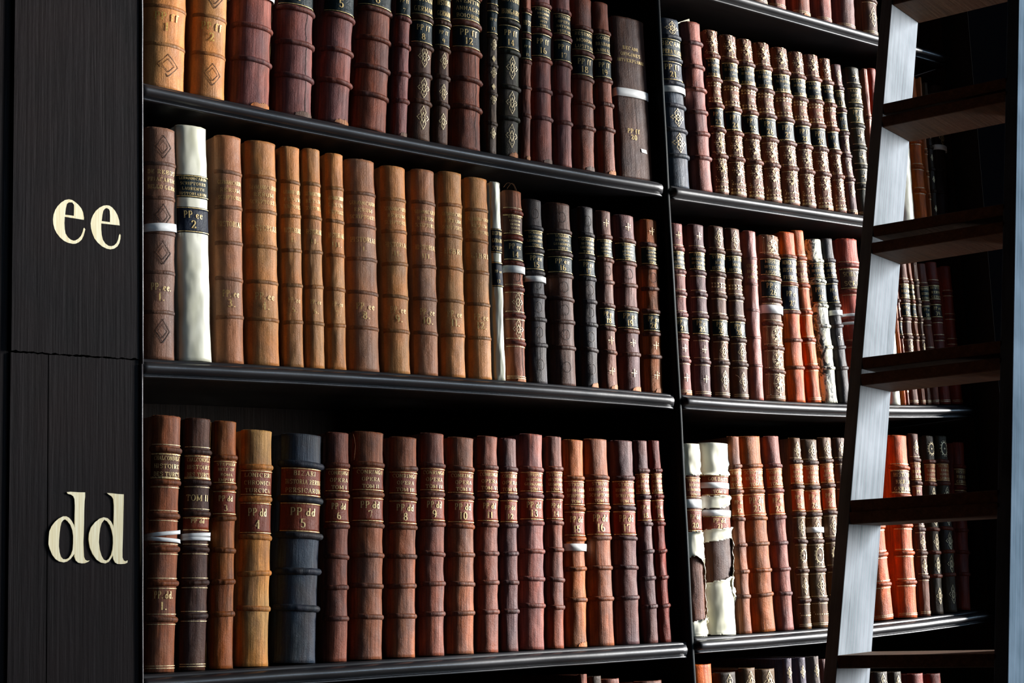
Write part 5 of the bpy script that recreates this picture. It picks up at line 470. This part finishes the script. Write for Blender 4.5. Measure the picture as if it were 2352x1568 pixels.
# ------------------------------------------------------------------ lettering (drawn strokes: thick stems, hair serifs)
def arc(cx, cy, rx, ry, a0, a1): return [(cx+rx*math.cos(math.radians(a0+(a1-a0)*i/10)), cy+ry*math.sin(math.radians(a0+(a1-a0)*i/10))) for i in range(11)]
def V_(x, y0=0, y1=1): return [[(x, y0), (x, y1)], [(x-.2, y0+.02), (x+.2, y0+.02)], [(x-.2, y1-.02), (x+.2, y1-.02)]]
def S_(x, y0, y1): return [[(x, y0), (x, y1)]]
G = {
'A': [[(.52, 1), (.9, 0)], [(.12, 0), (.5, 1)], [(.28, .34), (.7, .34)], [(0, .02), (.28, .02)], [(.72, .02), (1.05, .02)]],
'B': V_(.25)+[[(.25, 1), (.5, 1)]+arc(.5, .76, .3, .24, 90, -90)+[(.25, .52)], [(.5, .52)]+arc(.52, .26, .36, .26, 90, -90)+[(.25, 0)]],
'C': [arc(.55, .5, .45, .5, 55, 305), [(.85, .7), (.85, .95)]],
'D': V_(.25)+[[(.25, 1), (.4, 1)]+arc(.4, .5, .5, .5, 90, -90)+[(.25, 0)]],
'E': V_(.25)+[[(.25, .98), (.82, .98)], [(.25, .5), (.6, .5)], [(.25, .02), (.85, .02)], [(.82, .98), (.82, .75)], [(.85, .02), (.85, .27)], [(.6, .4), (.6, .6)]],
'F': V_(.25)+[[(.25, .98), (.82, .98)], [(.25, .5), (.6, .5)], [(.82, .98), (.82, .75)], [(.6, .4), (.6, .6)]],
'G': [arc(.52, .5, .44, .5, 55, 300), [(.8, .0), (.8, .42)], [(.6, .42), (1, .42)]],
'H': V_(.2)+V_(.85)+[[(.2, .5), (.85, .5)]],
'I': V_(.3),
'J': [[(.5, 1), (.5, .2)]+arc(.32, .2, .18, .2, 0, -150)],
'K': V_(.22)+[[(.3, .45), (.85, 1)], [(.42, .55), (.9, 0)]],
'L': V_(.25)+[[(.25, .02), (.85, .02)], [(.85, .02), (.85, .3)]],
'M': [[(.15, 0), (.15, 1)], [(.15, 1), (.52, .1)], [(.52, .1), (.9, 1)], [(.95, 1), (.95, 0)], [(0, .02), (.3, .02)], [(.78, .02), (1.12, .02)]],
'N': [[(.15, 0), (.15, 1)], [(.15, 1), (.85, 0)], [(.85, 0), (.85, 1)], [(0, .02), (.3, .02)], [(.7, .98), (1, .98)]],
'O': [arc(.5, .5, .44, .5, 0, 360)],
'P': V_(.25)+[[(.25, 1), (.5, 1)]+arc(.5, .73, .36, .27, 90, -90)+[(.25, .46)]],
'Q': [arc(.5, .5, .44, .5, 0, 360), [(.5, .1), (.9, -.15)]],
'R': V_(.25)+[[(.25, 1), (.5, 1)]+arc(.5, .75, .3, .25, 90, -90)+[(.25, .5)], [(.5, .5), (.9, 0)]],
'S': [arc(.48, .75, .32, .25, 30, 250)+arc(.48, .26, .36, .26, 75, -150), [(.8, .75), (.8, .97)]],
'T': V_(.5)+[[(.08, .98), (.92, .98)], [(.08, .98), (.08, .75)], [(.92, .98), (.92, .75)]],
'U': [[(.2, 1), (.2, .3)]+arc(.52, .3, .32, .3, 180, 360)+[(.84, 1)], [(.05, .98), (.4, .98)], [(.7, .98), (1, .98)]],
'V': [[(.12, 1), (.5, 0)], [(.5, 0), (.88, 1)], [(0, .98), (.3, .98)], [(.72, .98), (1.02, .98)]],
'W': [[(.05, 1), (.3, 0)], [(.3, 0), (.5, .8)], [(.5, .8), (.75, 0)], [(.75, 0), (1, 1)]],
'X': [[(.1, 1), (.9, 0)], [(.1, 0), (.9, 1)]],
'Y': [[(.1, 1), (.5, .5)], [(.9, 1), (.5, .5)], [(.5, .5), (.5, 0)], [(.3, .02), (.7, .02)]],
'Z': [[(.1, .97), (.85, .97)], [(.85, 1), (.12, 0)], [(.1, .03), (.88, .03)]],
'0': [arc(.5, .5, .34, .5, 0, 360)], '1': V_(.5)+[[(.5, 1), (.3, .85)]],
'2': [arc(.47, .72, .3, .28, 170, -20)+[(.2, .06), (.82, .06)], [(.8, .03), (.84, .25)]],
'3': [arc(.45, .76, .27, .24, 150, -80), arc(.45, .27, .33, .27, 90, -150)],
'4': [[(.62, 0), (.62, 1)], [(.6, 1), (.12, .3)], [(.1, .3), (.9, .3)], [(.45, .02), (.8, .02)]],
'5': [[(.25, .97), (.8, .97)], [(.25, 1), (.22, .52)], arc(.45, .3, .34, .3, 130, -150)],
'6': [arc(.6, .45, .42, .55, 100, 200)+arc(.52, .28, .34, .28, 190, 540)], '7': [[(.15, .96), (.85, .96)], [(.82, 1), (.42, 0)], [(.15, .96), (.15, .78)]],
'8': [arc(.5, .76, .27, .24, 0, 360), arc(.5, .26, .34, .26, 0, 360)],
'9': [arc(.45, .7, .32, .3, 0, 360), arc(.4, .55, .4, .55, 10, -80)],
'd': [arc(.4, .3, .3, .3, 0, 360), [(.72, 0), (.72, 1)], [(.5, .98), (.72, .98)], [(.72, .02), (.95, .02)]],
'e': [arc(.48, .3, .36, .3, 20, 320), [(.14, .33), (.82, .33)]],
'f': [[(.35, 0), (.35, .8)], [(.18, .02), (.55, .02)], arc(.62, .78, .27, .22, 180, 25), [(.12, .6), (.68, .6)]],
'.': [[(.2, 0), (.2, .14)]],
}
def ribbon(out, pts, thick, thin, sx=1.0):
    """pts in metres on the unrolled spine; each piece gets a width from its direction."""
    ws = []
    for i in range(len(pts)):
        a = pts[max(i-1, 0)]; b = pts[min(i+1, len(pts)-1)]
        dx, dy = b[0]-a[0], b[1]-a[1]; L = math.hypot(dx, dy) or 1e-9
        t = abs(dy)/L
        if abs(dx)/L > .2 and len(pts) == 2 and dx*dy > 0: t = 0
        ws.append((thin+(thick-thin)*t**1.5, -dy/L, dx/L))
    for i in range(len(pts)-1):
        a, b = pts[i], pts[i+1]; wa, wb = ws[i], ws[i+1]
        out.append([(a[0]-wa[1]*wa[0]/2, a[1]-wa[2]*wa[0]/2), (b[0]-wb[1]*wb[0]/2, b[1]-wb[2]*wb[0]/2),
                    (b[0]+wb[1]*wb[0]/2, b[1]+wb[2]*wb[0]/2), (a[0]+wa[1]*wa[0]/2, a[1]+wa[2]*wa[0]/2)])
def text_quads(s, xc, yb, h, maxw, spread=1.0):
    adv = {'I': .62, '1': .75, '.': .4, ' ': .55, 'M': 1.2, 'W': 1.15, 'd': .98, 'e': .95, 'f': .82, 'J': .7}
    tot = sum(adv.get(c, 1.05) for c in s)*h*.78*spread
    k = min(1, maxw/tot); x = xc-tot*k/2; out = []
    for c in s:
        a = adv.get(c, 1.05)*h*.78*spread*k; cw = a*.84
        if c in '.I': cw = h*.66*k
        for st in G.get(c, []):
            ribbon(out, [(x+p[0]*cw, yb+p[1]*h) for p in st], h*.185*max(k, .6), h*.06)
        x += a
    return out
def ell(cx, cy, rx, ry, n=14): return [(cx+rx*math.cos(2*math.pi*i/n), cy+ry*math.sin(2*math.pi*i/n)) for i in range(n+1)]
def ornament(kind, w, z, h, out):
    """gilt tooling drawn on the unrolled spine, centred at height z"""
    R = ribbon
    def dot(x, y, r): out.append([(x-r, y), (x, y-r), (x+r, y), (x, y+r)])
    if kind in ('flower', 'boxflower', 'medal', 'star', 'bigdia'):
        r = min(.30*w, .019)
        if kind == 'bigdia': r = min(.40*w, .021)
        if kind == 'flower':
            q = .27*w; H = min(q*1.75, h*.36)
            for i in range(-4, 5):
                for j in range(-6, 7):
                    a_, b_ = i/4, j/6
                    if abs(a_)+abs(b_) <= 1.02 and (i+j) % 2 == 0 and not (abs(a_)+abs(b_) > .72 and abs(a_)+abs(b_) < .85):
                        dot(a_*q, z+b_*H, q*(.13 if (i*j) % 3 else .09))
            for a_, b_, c_, d_ in ((0, 1, .45, .5), (.45, .5, .25, .2), (0, -1, .45, -.5), (.45, -.5, .25, -.2), (0, .5, .3, 0), (0, -.5, .3, 0), (1, 0, .6, .25), (1, 0, .6, -.25)):
                for s in (1, -1): R(out, [(s*a_*q, z+b_*H), (s*c_*q, z+d_*H)], .0011, .0010)
        if kind in ('bigdia', 'boxflower'):
            for i in range(8):
                a = math.pi*i/4; q = r*(1.0 if i % 2 == 0 else .55); s = 1.35
                R(out, [(0, z), (q*math.cos(a)*.8, z+q*math.sin(a)*s)], .0011, .0009)
                dot(q*math.cos(a)*.85, z+q*math.sin(a)*s, r*.17)
                dot(q*math.cos(a+.39)*.62, z+q*math.sin(a+.39)*s*.62, r*.10)
            dot(0, z, r*.28)
        if kind == 'star':
            for i in range(8):
                a = math.pi*i/4; q = r*(1 if i % 2 == 0 else .6)
                out.append([(0, z), (q*.25*math.cos(a-.5), z+q*.25*math.sin(a-.5)), (q*math.cos(a), z+q*math.sin(a)), (q*.25*math.cos(a+.5), z+q*.25*math.sin(a+.5))])
        if kind == 'medal':
            R(out, ell(0, z, r*.75, r*1.1), .0026, .0022)
            for i in range(14): a = 2*math.pi*i/14; dot(r*.98*math.cos(a), z+r*1.35*math.sin(a), r*.12)
            dot(0, z, r*.2)
        if kind == 'bigdia':
            q = .46*w; H = r*1.75
            for a_, b_ in (((0, H), (q, 0)), ((q, 0), (0, -H)), ((0, -H), (-q, 0)), ((-q, 0), (0, H))):
                n = 6
                for i in range(n): dot(a_[0]+(b_[0]-a_[0])*i/n, z+a_[1]+(b_[1]-a_[1])*i/n, .0013)
            for sx in (-1, 1):
                for sy in (-1, 1):
                    for (u, v, rr) in ((.5, .95, .0022), (.36, .95, .0016), (.52, .7, .0016), (.45, .82, .0013), (.22, 1.05, .0012)): dot(sx*u*w, z+sy*v*H, rr)
        if kind == 'boxflower':
            q = .5*w; H = h*.42
            for rr in (1, .88):
                R(out, [(-q*rr, z-H*rr), (q*rr, z-H*rr)], .0008, .0008); R(out, [(-q*rr, z+H*rr), (q*rr, z+H*rr)], .0008, .0008)
                R(out, [(-q*rr, z-H*rr), (-q*rr, z+H*rr)], .0008, .0008); R(out, [(q*rr, z-H*rr), (q*rr, z+H*rr)], .0008, .0008)
            R(out, ell(0, z, r*.9, H*.7), .0008, .0008)
    elif kind == 'tri':
        n = 3; q = w*1.1/(2*n)
        for i in range(-n, n+1):
            for s in (1, -1):
                x = i*q; out.append([(x-q*.42, z+s*.0050), (x+q*.42, z+s*.0050), (x, z+s*.0006), (x, z+s*.0006)])
    elif kind == 'box':
        for s in (-1, 1): R(out, [(-.5*w, z+s*.007), (.5*w, z+s*.007)], .001, .001)
        out.extend(text_quads('VOL', 0, z-.004, .008, .4*w))
    elif kind == 'dots':
        for i in range(-4, 5): dot(i*.115*w, z, .0018)
        for s in (-1, 1): R(out, [(-.55*w, z+s*.0045), (.55*w, z+s*.0045)], .0009, .0009)
    elif kind == 'circle': R(out, ell(0, z, .008, .010), .0012, .001)
    elif kind == 'cross':
        R(out, [(-.007, z), (.007, z)], .0014, .0014); R(out, [(0, z-.008), (0, z+.008)], .0014, .001)
        dot(.005, z+.004, .0012); dot(-.005, z-.004, .0012)
    elif kind == 'diamond': out.append([(-.004, z), (0, z-.007), (.004, z), (0, z+.007)])
    elif kind == 'stamp':
        q, H = .24*w, .019
        R(out, [(0, z-H), (q, z), (0, z+H), (-q, z), (0, z-H)], .0016, .0016)
        R(out, [(0, z-H*.6), (q*.6, z), (0, z+H*.6), (-q*.6, z), (0, z-H*.6)], .0012, .0012)

# ------------------------------------------------------------------ books
YA = .006
class Spine:
    """rounded spine surface in the book's own space: x across, -y outward, z up from its foot"""
    def __init__(s, w, b, h, seed, bands, kind):
        s.w, s.b, s.h, s.seed, s.bands, s.kind = w, b, h, seed, bands, kind
    def at(s, th, z, off=0.0):
        a, b, h = s.w/2, s.b, s.h
        f = z/h
        fl = 1+.035*max(0, 1-f/.05)+.02*max(0, (f-.96)/.04)
        ds = .0011*noise.noise(Vector((s.seed, z*14, th*.8)))+.0006*noise.noise(Vector((s.seed+9, z*55, th*2)))
        if s.kind == 'vellum': ds = ds*1.4
        # leather is drawn in between the bands
        c = 0.0
        if s.bands:
            d = min(abs(f-(1-q)) for q in s.bands)*h
            c = -.0009*min(1, d/.02)
        st, ct = math.sin(th), math.cos(th)
        nx, ny = b*st, a*ct; L = math.hypot(nx, ny) or 1; nx /= L; ny /= L
        e = min(1, ct*3)
        o = off+(ds+c)*e
        return (a*fl*st*.985+nx*o, -(b*ct+ny*o)+b, z)   # apex at y=0, shoulders at y=b
    def th(s, u): return max(-1.5, min(1.5, u/(.46*s.w)))
def patch(sp, z0, z1, off, u0=-.66, u1=.66, nu=22, nz=None):
    V = []; Fc = []; nz = nz or max(2, int((z1-z0)/.006))
    w = sp.w
    for lay, o_ in enumerate((off, -.0004)):
        for j in range(nz+1):
            z = z0+(z1-z0)*j/nz
            for i in range(nu+1): V.append(sp.at(sp.th((u0+(u1-u0)*i/nu)*w), z, o_))
    m_ = (nu+1); K = (nz+1)*m_
    for j in range(nz):
        for i in range(nu): a = j*m_+i; Fc.append((a, a+1, a+m_+1, a+m_))
    for j in range(nz):
        for i in (0, nu): a = j*m_+i; Fc.append((a, a+m_, a+m_+K, a+K) if i == 0 else (a+m_, a, a+K, a+m_+K))
    for i in range(nu):
        for j in (0, nz): a = j*m_+i; Fc.append((a+1, a, a+K, a+1+K) if j == 0 else (a, a+1, a+1+K, a+K))
    return V, Fc
def strokes_mesh(sp, quads, off):
    V = []; Fc = []
    for q in quads:
        i = len(V)
        for (u, z) in q: V.append(sp.at(sp.th(u), max(.001, min(sp.h-.001, z)), off))
        Fc.append((i, i+1, i+2, i+3) if q[2] != q[3] else (i, i+1, i+2))
        if q[2] == q[3]: V.pop()
    return V, Fc
def in_poly(u, f, P):
    c = False; n = len(P)
    for i in range(n):
        x0, y0 = P[i]; x1_, y1_ = P[(i+1) % n]
        if (y0 > f) != (y1_ > f) and u < (x1_-x0)*(f-y0)/(y1_-y0)+x0: c = not c
    return c
def edge_d(u, f, P):
    d = 9; n = len(P)
    for i in range(n):
        ax, ay = P[i]; bx, by = P[(i+1) % n]; dx, dy = (bx-ax)*.12, by-ay; px, py = (u-ax)*.12, f-ay
        t = max(0, min(1, (px*dx+py*dy)/(dx*dx+dy*dy+1e-12))); d = min(d, math.hypot(px-t*dx, py-t*dy))
    return d

GOLD = (.86, .62, .25)
def book(k, d):
    rnd = random.Random(k*7+3)
    W_, Bu, Hh = d['w'], d['b'], d['h']
    vel = d.get('mat') == 'vellum'
    kind = d.get('kind', 'leather_book')
    root = empty(kind, (d['x'], YA, d['z']), (0, math.atan(d['t']), 0))
    root.location.z += abs(math.sin(math.atan(d['t'])))*W_*.5
    tag(root, d['lab'] if len(d['lab'].split()) >= 4 else d['lab'], 'book', d['g'])
    sp = Spine(W_, Bu, Hh, k*3.7, d['bands'], 'vellum' if vel else '')
    calf = d.get('bh', 1) <= .0023 and not vel
    mt = d.get('mat') or ('calf' if calf else 'leather')
    bh = d.get('bh', .0042)
    # cover: rounded spine, recessed head, two boards
    V = []; Fc = []; nu, nz = 28, 64
    hs = [Hh*j/nz for j in range(nz+1)]
    for z in hs:
        for i in range(nu+1):
            th = -math.pi/2+math.pi*i/nu
            p = sp.at(th, z)
            if z == Hh: p = (p[0], p[1], p[2]+.0016*noise.noise(Vector((k, i*.35, 0)))-.0012)
            V.append(p)
    m_ = nu+1
    for j in range(nz):
        for i in range(nu): a = j*m_+i; Fc.append((a, a+1, a+m_+1, a+m_))
    # head cap and foot cap
    for z, dz, top in ((Hh-.001, -.006, 1), (0.0, .004, 0)):
        base = nz*m_ if top else 0; i0 = len(V)
        for s_, zz in ((.90, z+(.0008 if top else 0)), (.84, z+dz)):
            for i in range(m_):
                th = -math.pi/2+math.pi*i/nu
                V.append((math.sin(th)*W_/2*s_, Bu-math.cos(th)*Bu*s_+.0005, zz))
        for i in range(nu):
            a, b, c, e = base+i, base+i+1, i0+i+1, i0+i
            Fc.append((a, b, c, e) if top else (b, a, e, c))
            a, b, c, e = i0+i, i0+i+1, i0+m_+i+1, i0+m_+i
            Fc.append((a, b, c, e) if top else (b, a, e, c))
        Fc.append(tuple(range(i0+m_, i0+2*m_)) if top else tuple(reversed(range(i0+m_, i0+2*m_))))
    Dp = min(.24, .285-YA-Bu)
    for s_ in (-1, 1):
        xo = s_*W_*.488; xi = s_*(W_*.488-.0028)
        boxmesh(min(xo, xi), max(xo, xi), Bu*.96, Bu+Dp, .0005, Hh-.002, V, Fc)
    o = obj('cover', V, Fc, mt, root, d['c'], True)
    cover = o
    V, Fc = boxmesh(-W_/2+.0032, W_/2-.0032, Bu*.8+.002, Bu+Dp-.006, .004, Hh-.008); obj('page_block', V, Fc, 'pages', root)
    bc = d.get('bc') or tuple(c*.62 for c in d['c'])
    # raised bands
    for q in d['bands']:
        zc = Hh*(1-q); hw = .0030+bh*.35; V = []; Fc = []; na = 24; nc = 8
        if zc < .01: continue
        sk = rnd.uniform(-.0012, .0012)
        for i in range(na+1):
            th = -math.pi/2*1.0+math.pi*i/na
            for c in range(nc):
                a = math.pi*c/(nc-1)
                jz = .0005*noise.noise(Vector((k, i*.5, q*30)))
                V.append(sp.at(th, zc+sk*math.sin(th)-hw*math.cos(a)+jz, bh*math.sin(a)**.8*(.88+.22*noise.noise(Vector((k+.5, i*.9, q*60))))-.0008))
        for i in range(na):
            for c in range(nc-1): a = i*nc+c; Fc.append((a, a+nc, a+nc+1, a+1))
        obj('raised_band', V, Fc, mt if mt != 'vellum' else 'leather', root, bc if not calf else tuple(c*.55 for c in d['c']), True)
    # labels and lettering
    gc = d.get('gc'); 
    if isinstance(gc, str): gc = tuple((int(gc[i:i+2], 16)/255)**2.2 for i in (0, 2, 4))
    goldc = gc or GOLD
    for (f0, f1, c, lines) in d.get('lb', ()):
        z1, z0 = Hh*(1-f0), Hh*(1-f1); par = cover; off = .0009; H = z1-z0
        if c:
            V, Fc = patch(sp, z0, z1, .0009)
            par = obj('shelfmark_label' if lines[0].startswith('PP') else 'title_label', V, Fc, 'labelskin', root, c, True); off = .0013
        quads = []
        n = len(lines); wt = [1.0]*n
        num = lines[0].startswith('PP')
        if num: # shelf mark on one line, number under it
            hh = min(H*.27, W_*.22, .0125)
            sx = -(.05+.05*max(0, d['x']-1.6))*W_
            quads += text_quads(lines[0], sx, z0+H*.56, hh, W_*.62, 1.05)
            if n > 1: quads += text_quads(lines[1], sx, z0+H*.16, hh*1.12, W_*.5)
        else:
            step = H*.9/n; hh = min(step*.52, .0095)
            for i, s_ in enumerate(lines):
                yb = z1-H*.05-step*(i+.5)-hh/2
                if s_: quads += text_quads(s_, -.04*W_, yb, hh, W_*.92, 1.35)
                else: ribbon(quads, [(-W_*.12, yb+hh/2), (W_*.12, yb+hh/2)], .0006, .0006)
        V, Fc = strokes_mesh(sp, quads, off+.0003)
        if V: obj('gilt_lettering', V, Fc, 'gold', par, goldc)
        if c:
            q2 = []
            for zz in (z0+.0018, z1-.0018):
                nn = 12
                for i in range(nn):
                    u0, u1 = W_*(-.64+1.28*i/nn), W_*(-.64+1.28*(i+1)/nn); q2.append([(u0, zz-.0006), (u1, zz-.0006), (u1, zz+.0006), (u0, zz+.0006)])
            V, Fc = strokes_mesh(sp, q2, off+.0003); obj('gilt_fillet', V, Fc, 'gold', par, GOLD)
    # tooling
    quads = []; blind = []
    nb = sorted(d['bands'])
    for (f, kd) in d.get('orn', ()):
        up = max([q for q in nb if q < f], default=0); dn = min([q for q in nb if q > f], default=1)
        ornament(kd, W_, Hh*(1-f), (dn-up)*Hh, blind if kd in ('stamp', 'circle') else quads)
    if d.get('fil'):
        for q in nb:
            for s_ in ((-1, 1) if d['fil'] != 3 else (1,)):
                zz = Hh*(1-q)+s_*(.0062+bh*.3); nn = 12
                hw = .0005 if d['fil'] == 1 else .0009
                for i in range(nn):
                    u0, u1 = W_*(-.64+1.28*i/nn), W_*(-.64+1.28*(i+1)/nn); quads.append([(u0, zz-hw), (u1, zz-hw), (u1, zz+hw), (u0, zz+hw)])
        for zz in (.006, .0095): 
            for i in range(12):
                u0, u1 = W_*(-.64+1.28*i/12), W_*(-.64+1.28*(i+1)/12); quads.append([(u0, zz-.0005), (u1, zz-.0005), (u1, zz+.0005), (u0, zz+.0005)])
    if quads:
        V, Fc = strokes_mesh(sp, quads, .0010); obj('gilt_tooling', V, Fc, 'gold', root, (.80, .62, .33))
    if blind:
        V, Fc = strokes_mesh(sp, blind, .0009); obj('blind_tooling', V, Fc, 'leather', root, tuple(c*.4 for c in d['c']) if d['c'][0] > .06 else (.11, .1, .09))
    # paper tape round the volume
    for (f, tf, skew) in d.get('tape', ()):
        zc = Hh*(1-f); hw = Hh*tf/2; V = []; Fc = []; na = 30; off = .0016+(bh*.5 if d['bands'] else 0)
        pts = [(-W_/2-.0012, Bu+.12, -2)] + [(None, None, -math.pi/2*.98+math.pi*.98*i/na) for i in range(na+1)] + [(W_/2+.0004, Bu+.12, 2)]
        for (x, y, th) in pts:
            for dz in (-hw, hw):
                z = zc+dz+skew*(th/1.57)*.35
                if x is None: p = sp.at(th, z, off*min(1, math.cos(th)*4+.3))
                else: p = (x, y, z)
                V.append(p)
        for i in range(len(pts)-1): a = 2*i; Fc.append((a, a+2, a+3, a+1))
        t_ = obj('paper_tape', V, Fc, 'paper', root, None, True)
        md = t_.modifiers.new('thickness', 'SOLIDIFY'); md.thickness = .0005; md.offset = 1
    # torn vellum wrapper
    for vi, P in enumerate(d.get('velp', ())):
        nu_, nz_ = 60, 220; V = []; Fc = []; idx = {}
        def gv(i, j):
            if (i, j) not in idx:
                u = -1+2*i/nu_; f = j/nz_
                e = edge_d(u, f, P); e2 = max(0, 1-e/.022)
                curl = .0016+.0075*e2**2*(0 if f < .01 or f > .99 or abs(u) > .97 else 1)*(.5+.8*noise.noise(Vector((k+u*2, f*25, vi))))
                idx[(i, j)] = len(V); V.append(sp.at(u*1.55, max(0, min(Hh, Hh*(1-f))), max(.0012, curl)+.0012*noise.noise(Vector((u*2, f*18, k)))))
            return idx[(i, j)]
        for i in range(nu_):
            for j in range(nz_):
                u = -1+2*(i+.5)/nu_; f = (j+.5)/nz_
                un = u+.09*noise.noise(Vector((k, f*40, u*2))); fn = f+.008*noise.noise(Vector((u*6, k, f*12)))
                if in_poly(un, fn, P): Fc.append((gv(i, j), gv(i, j+1), gv(i+1, j+1), gv(i+1, j)))
        if Fc:
            t_ = obj('torn_vellum', V, Fc, 'vellum', root, None, True)
            md = t_.modifiers.new('thickness', 'SOLIDIFY'); md.thickness = .0007; md.offset = 0
    # worn foot and head where the leather has chipped away
    if d.get('foot'):
        V = []; Fc = []; n = 26
        u0, u1 = -.1, .64
        for i in range(n+1):
            u = (u0+(u1-u0)*i/n)*W_; e = max(0, math.sin(math.pi*i/n))**.4
            zt = .002+e*(.006+.007*abs(noise.noise(Vector((k, i*.55, 0))))+.003*noise.noise(Vector((k, i*1.9, 3))))
            for z in (.0006, zt*.5, zt): V.append(sp.at(sp.th(u), z, .0008))
        for i in range(n):
            for q in range(2): a = i*3+q; Fc.append((a, a+3, a+4, a+1))
        obj('worn_foot', V, Fc, 'leather', root, (.50, .20, .06) if d['foot'] == 1 else (.12, .08, .06), True)
    # cracked joints and frayed edges
    if d.get('crack'):
        q = []; u = .18*W_
        prev = None
        for i in range(60):
            z = Hh*(.02+.96*i/60)*.75; uu = u+.004*noise.noise(Vector((k, z*30, 1)))+.0015*noise.noise(Vector((k, z*150, 4))); 
            if prev: q.append([(prev[0]-.0006, prev[1]), (prev[0]+.0006, prev[1]), (uu+.0006, z), (uu-.0006, z)])
            prev = (uu, z)
        V, Fc = strokes_mesh(sp, q, .0007); obj('spine_crack', V, Fc, 'leather', root, (.01, .007, .006))
    if d.get('edge'):
        q = []; n = 70; prev = None
        for i in range(n+1):
            z = Hh*(.01+.98*i/n); ww = .0022+.0016*noise.noise(Vector((k, z*60, 1))); u = W_*.60+.0015*noise.noise(Vector((k, z*40, 2)))
            if prev: q.append([(prev[0]-prev[2], prev[1]), (prev[0]+prev[2], prev[1]), (u+ww, z), (u-ww, z)])
            prev = (u, z, ww)
        V, Fc = strokes_mesh(sp, q, .0012); obj('frayed_joint', V, Fc, 'leather', root, (.42, .24, .09))
    return root, sp
for k, d in enumerate(BOOKS):
    root, sp = book(k, d)
    if d['id'] == 'ff22':
        V = []; Fc = []
        P = [(-.030, .045, -.002), (.030, .040, -.002), (.024, .038, .022), (-.006, .042, .010), (-.034, .046, .001)]
        V = [(x, y, d['h']+z) for x, y, z in P]; Fc = [tuple(range(5))]
        o = obj('paper_slip', V, Fc, 'vellum', root); o['label'] = 'torn paper slip sticking up'
        md = o.modifiers.new('thickness', 'SOLIDIFY'); md.thickness = .0006
    if d['id'] in ('PP ee 14', 'PP ee 24', 'PP dd 6'):
        # loose binding threads
        spec = {'PP ee 14': [[(-.02, 0, 0), (-.014, -.006, .010), (-.004, -.004, .006), (.002, -.006, -.02), (-.006, -.008, -.05), (-.014, -.006, -.062)], [(0, 0, 0), (-.01, -.006, .008), (-.022, -.004, .010), (-.028, 0, .002)]],
                'PP ee 24': [[(-.012, -.002, -.36+.012), (-.018, -.012, -.36+.03), (-.026, -.010, -.36+.043), (-.033, -.008, -.36+.047)]],
                'PP dd 6': [[(.024, 0, -.002), (.027, -.002, -.02), (.026, 0, -.045)]]}[d['id']]
        for pl in spec:
            P = []
            for i in range(len(pl)-1):
                a, b = Vector(pl[max(i-1, 0)]), Vector(pl[i]); c, e = Vector(pl[i+1]), Vector(pl[min(i+2, len(pl)-1)])
                for q in range(6):
                    t = q/6; P.append(.5*((2*b)+(c-a)*t+(2*a-5*b+4*c-e)*t*t+(3*b-a-3*c+e)*t**3))
            P.append(Vector(pl[-1])); V = []; Fc = []
            for p in P:
                for q in range(5): V.append((p.x+.0004*math.cos(q*1.257), p.y+.0004*math.sin(q*1.257), d['h']+p.z+.0003*math.sin(q*1.257)))
            for i in range(len(P)-1):
                for q in range(5): Fc.append((i*5+q, i*5+(q+1) % 5, i*5+5+(q+1) % 5, i*5+5+q))
            obj('loose_thread', V, Fc, 'leather', root, (.35, .18, .08), True)
    if d['id'] == 'ff20':
        q = [[(.010, d['h']*.168), (.026, d['h']*.163), (.024, d['h']*.186), (.009, d['h']*.189)]]
        V, Fc = strokes_mesh(sp, q, .0012); obj('white_scrap', V, Fc, 'paper', root)

# ------------------------------------------------------------------ ladder
L = LADDER
p0, al, rg, dp = (Vector(L[k]) for k in ('p0', 'along', 'rung', 'deep'))
# thickness of a rail lies against the rung direction; "deep" is the tread depth
RW, RT, RL = .145, .024, .285
s_floor = -(p0.z)/al.z; s_top = (3.416-.145*dp.x-p0.x)/al.x
lad = empty('library_ladder', tuple(p0+al*s_floor))
tag(lad, 'leaning wooden library ladder with weathered grey rails and flat treads', 'ladder')
lo = Vector(lad.location)
def slab(name, o_, a, la0, la1, b, lb0, lb1, c, lc0, lc1, m, bw=.0015):
    """a local-axis board: object axes follow the board so its grain runs along local z"""
    nx = b.normalized(); nz = a.normalized(); ny = nz.cross(nx).normalized(); nx = ny.cross(nz)
    R = Matrix((nx, ny, nz)).transposed().to_4x4(); R.translation = o_-lo
    Ri = R.inverted(); V = []
    for i in (la0, la1):
        for j in (lb0, lb1):
            for k in (lc0, lc1): V.append(tuple(Ri @ (o_-lo+a*i+b*j+c*k)))
    Fc = [(0, 1, 3, 2), (4, 6, 7, 5), (0, 4, 5, 1), (2, 3, 7, 6), (0, 2, 6, 4), (1, 5, 7, 3)]
    ob = obj(name, V, Fc, m, lad); ob.matrix_local = R
    bm = bmesh.new(); bm.from_mesh(ob.data); bmesh.ops.recalc_face_normals(bm, faces=bm.faces); bm.to_mesh(ob.data); bm.free()
    bevel(ob, bw); return ob
# far rail: its inner face is the lit one; near rail further out along the treads
slab('rail', p0, al, s_floor, s_top, rg, -RT, 0, dp, 0, RW, 'ladder')
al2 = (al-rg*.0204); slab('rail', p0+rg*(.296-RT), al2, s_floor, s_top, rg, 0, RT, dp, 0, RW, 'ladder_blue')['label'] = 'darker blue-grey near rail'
ss = list(L['rungs']); step = .285
up = ss[0]
rr = list(ss)
s = ss[0]
while s+step < s_top-.1: s += step; rr.append(s)
s = min(ss)
while s-step > s_floor+.15: s -= step; rr.append(s)
hz = Vector((dp.x, dp.y, 0))
for s in rr:
    slab('tread', p0+al*s, rg, 0, .296-RT-.0204*s+.002, dp, .0, RW, Vector((0, 0, 1)), -.011, .011, 'tread', .002)
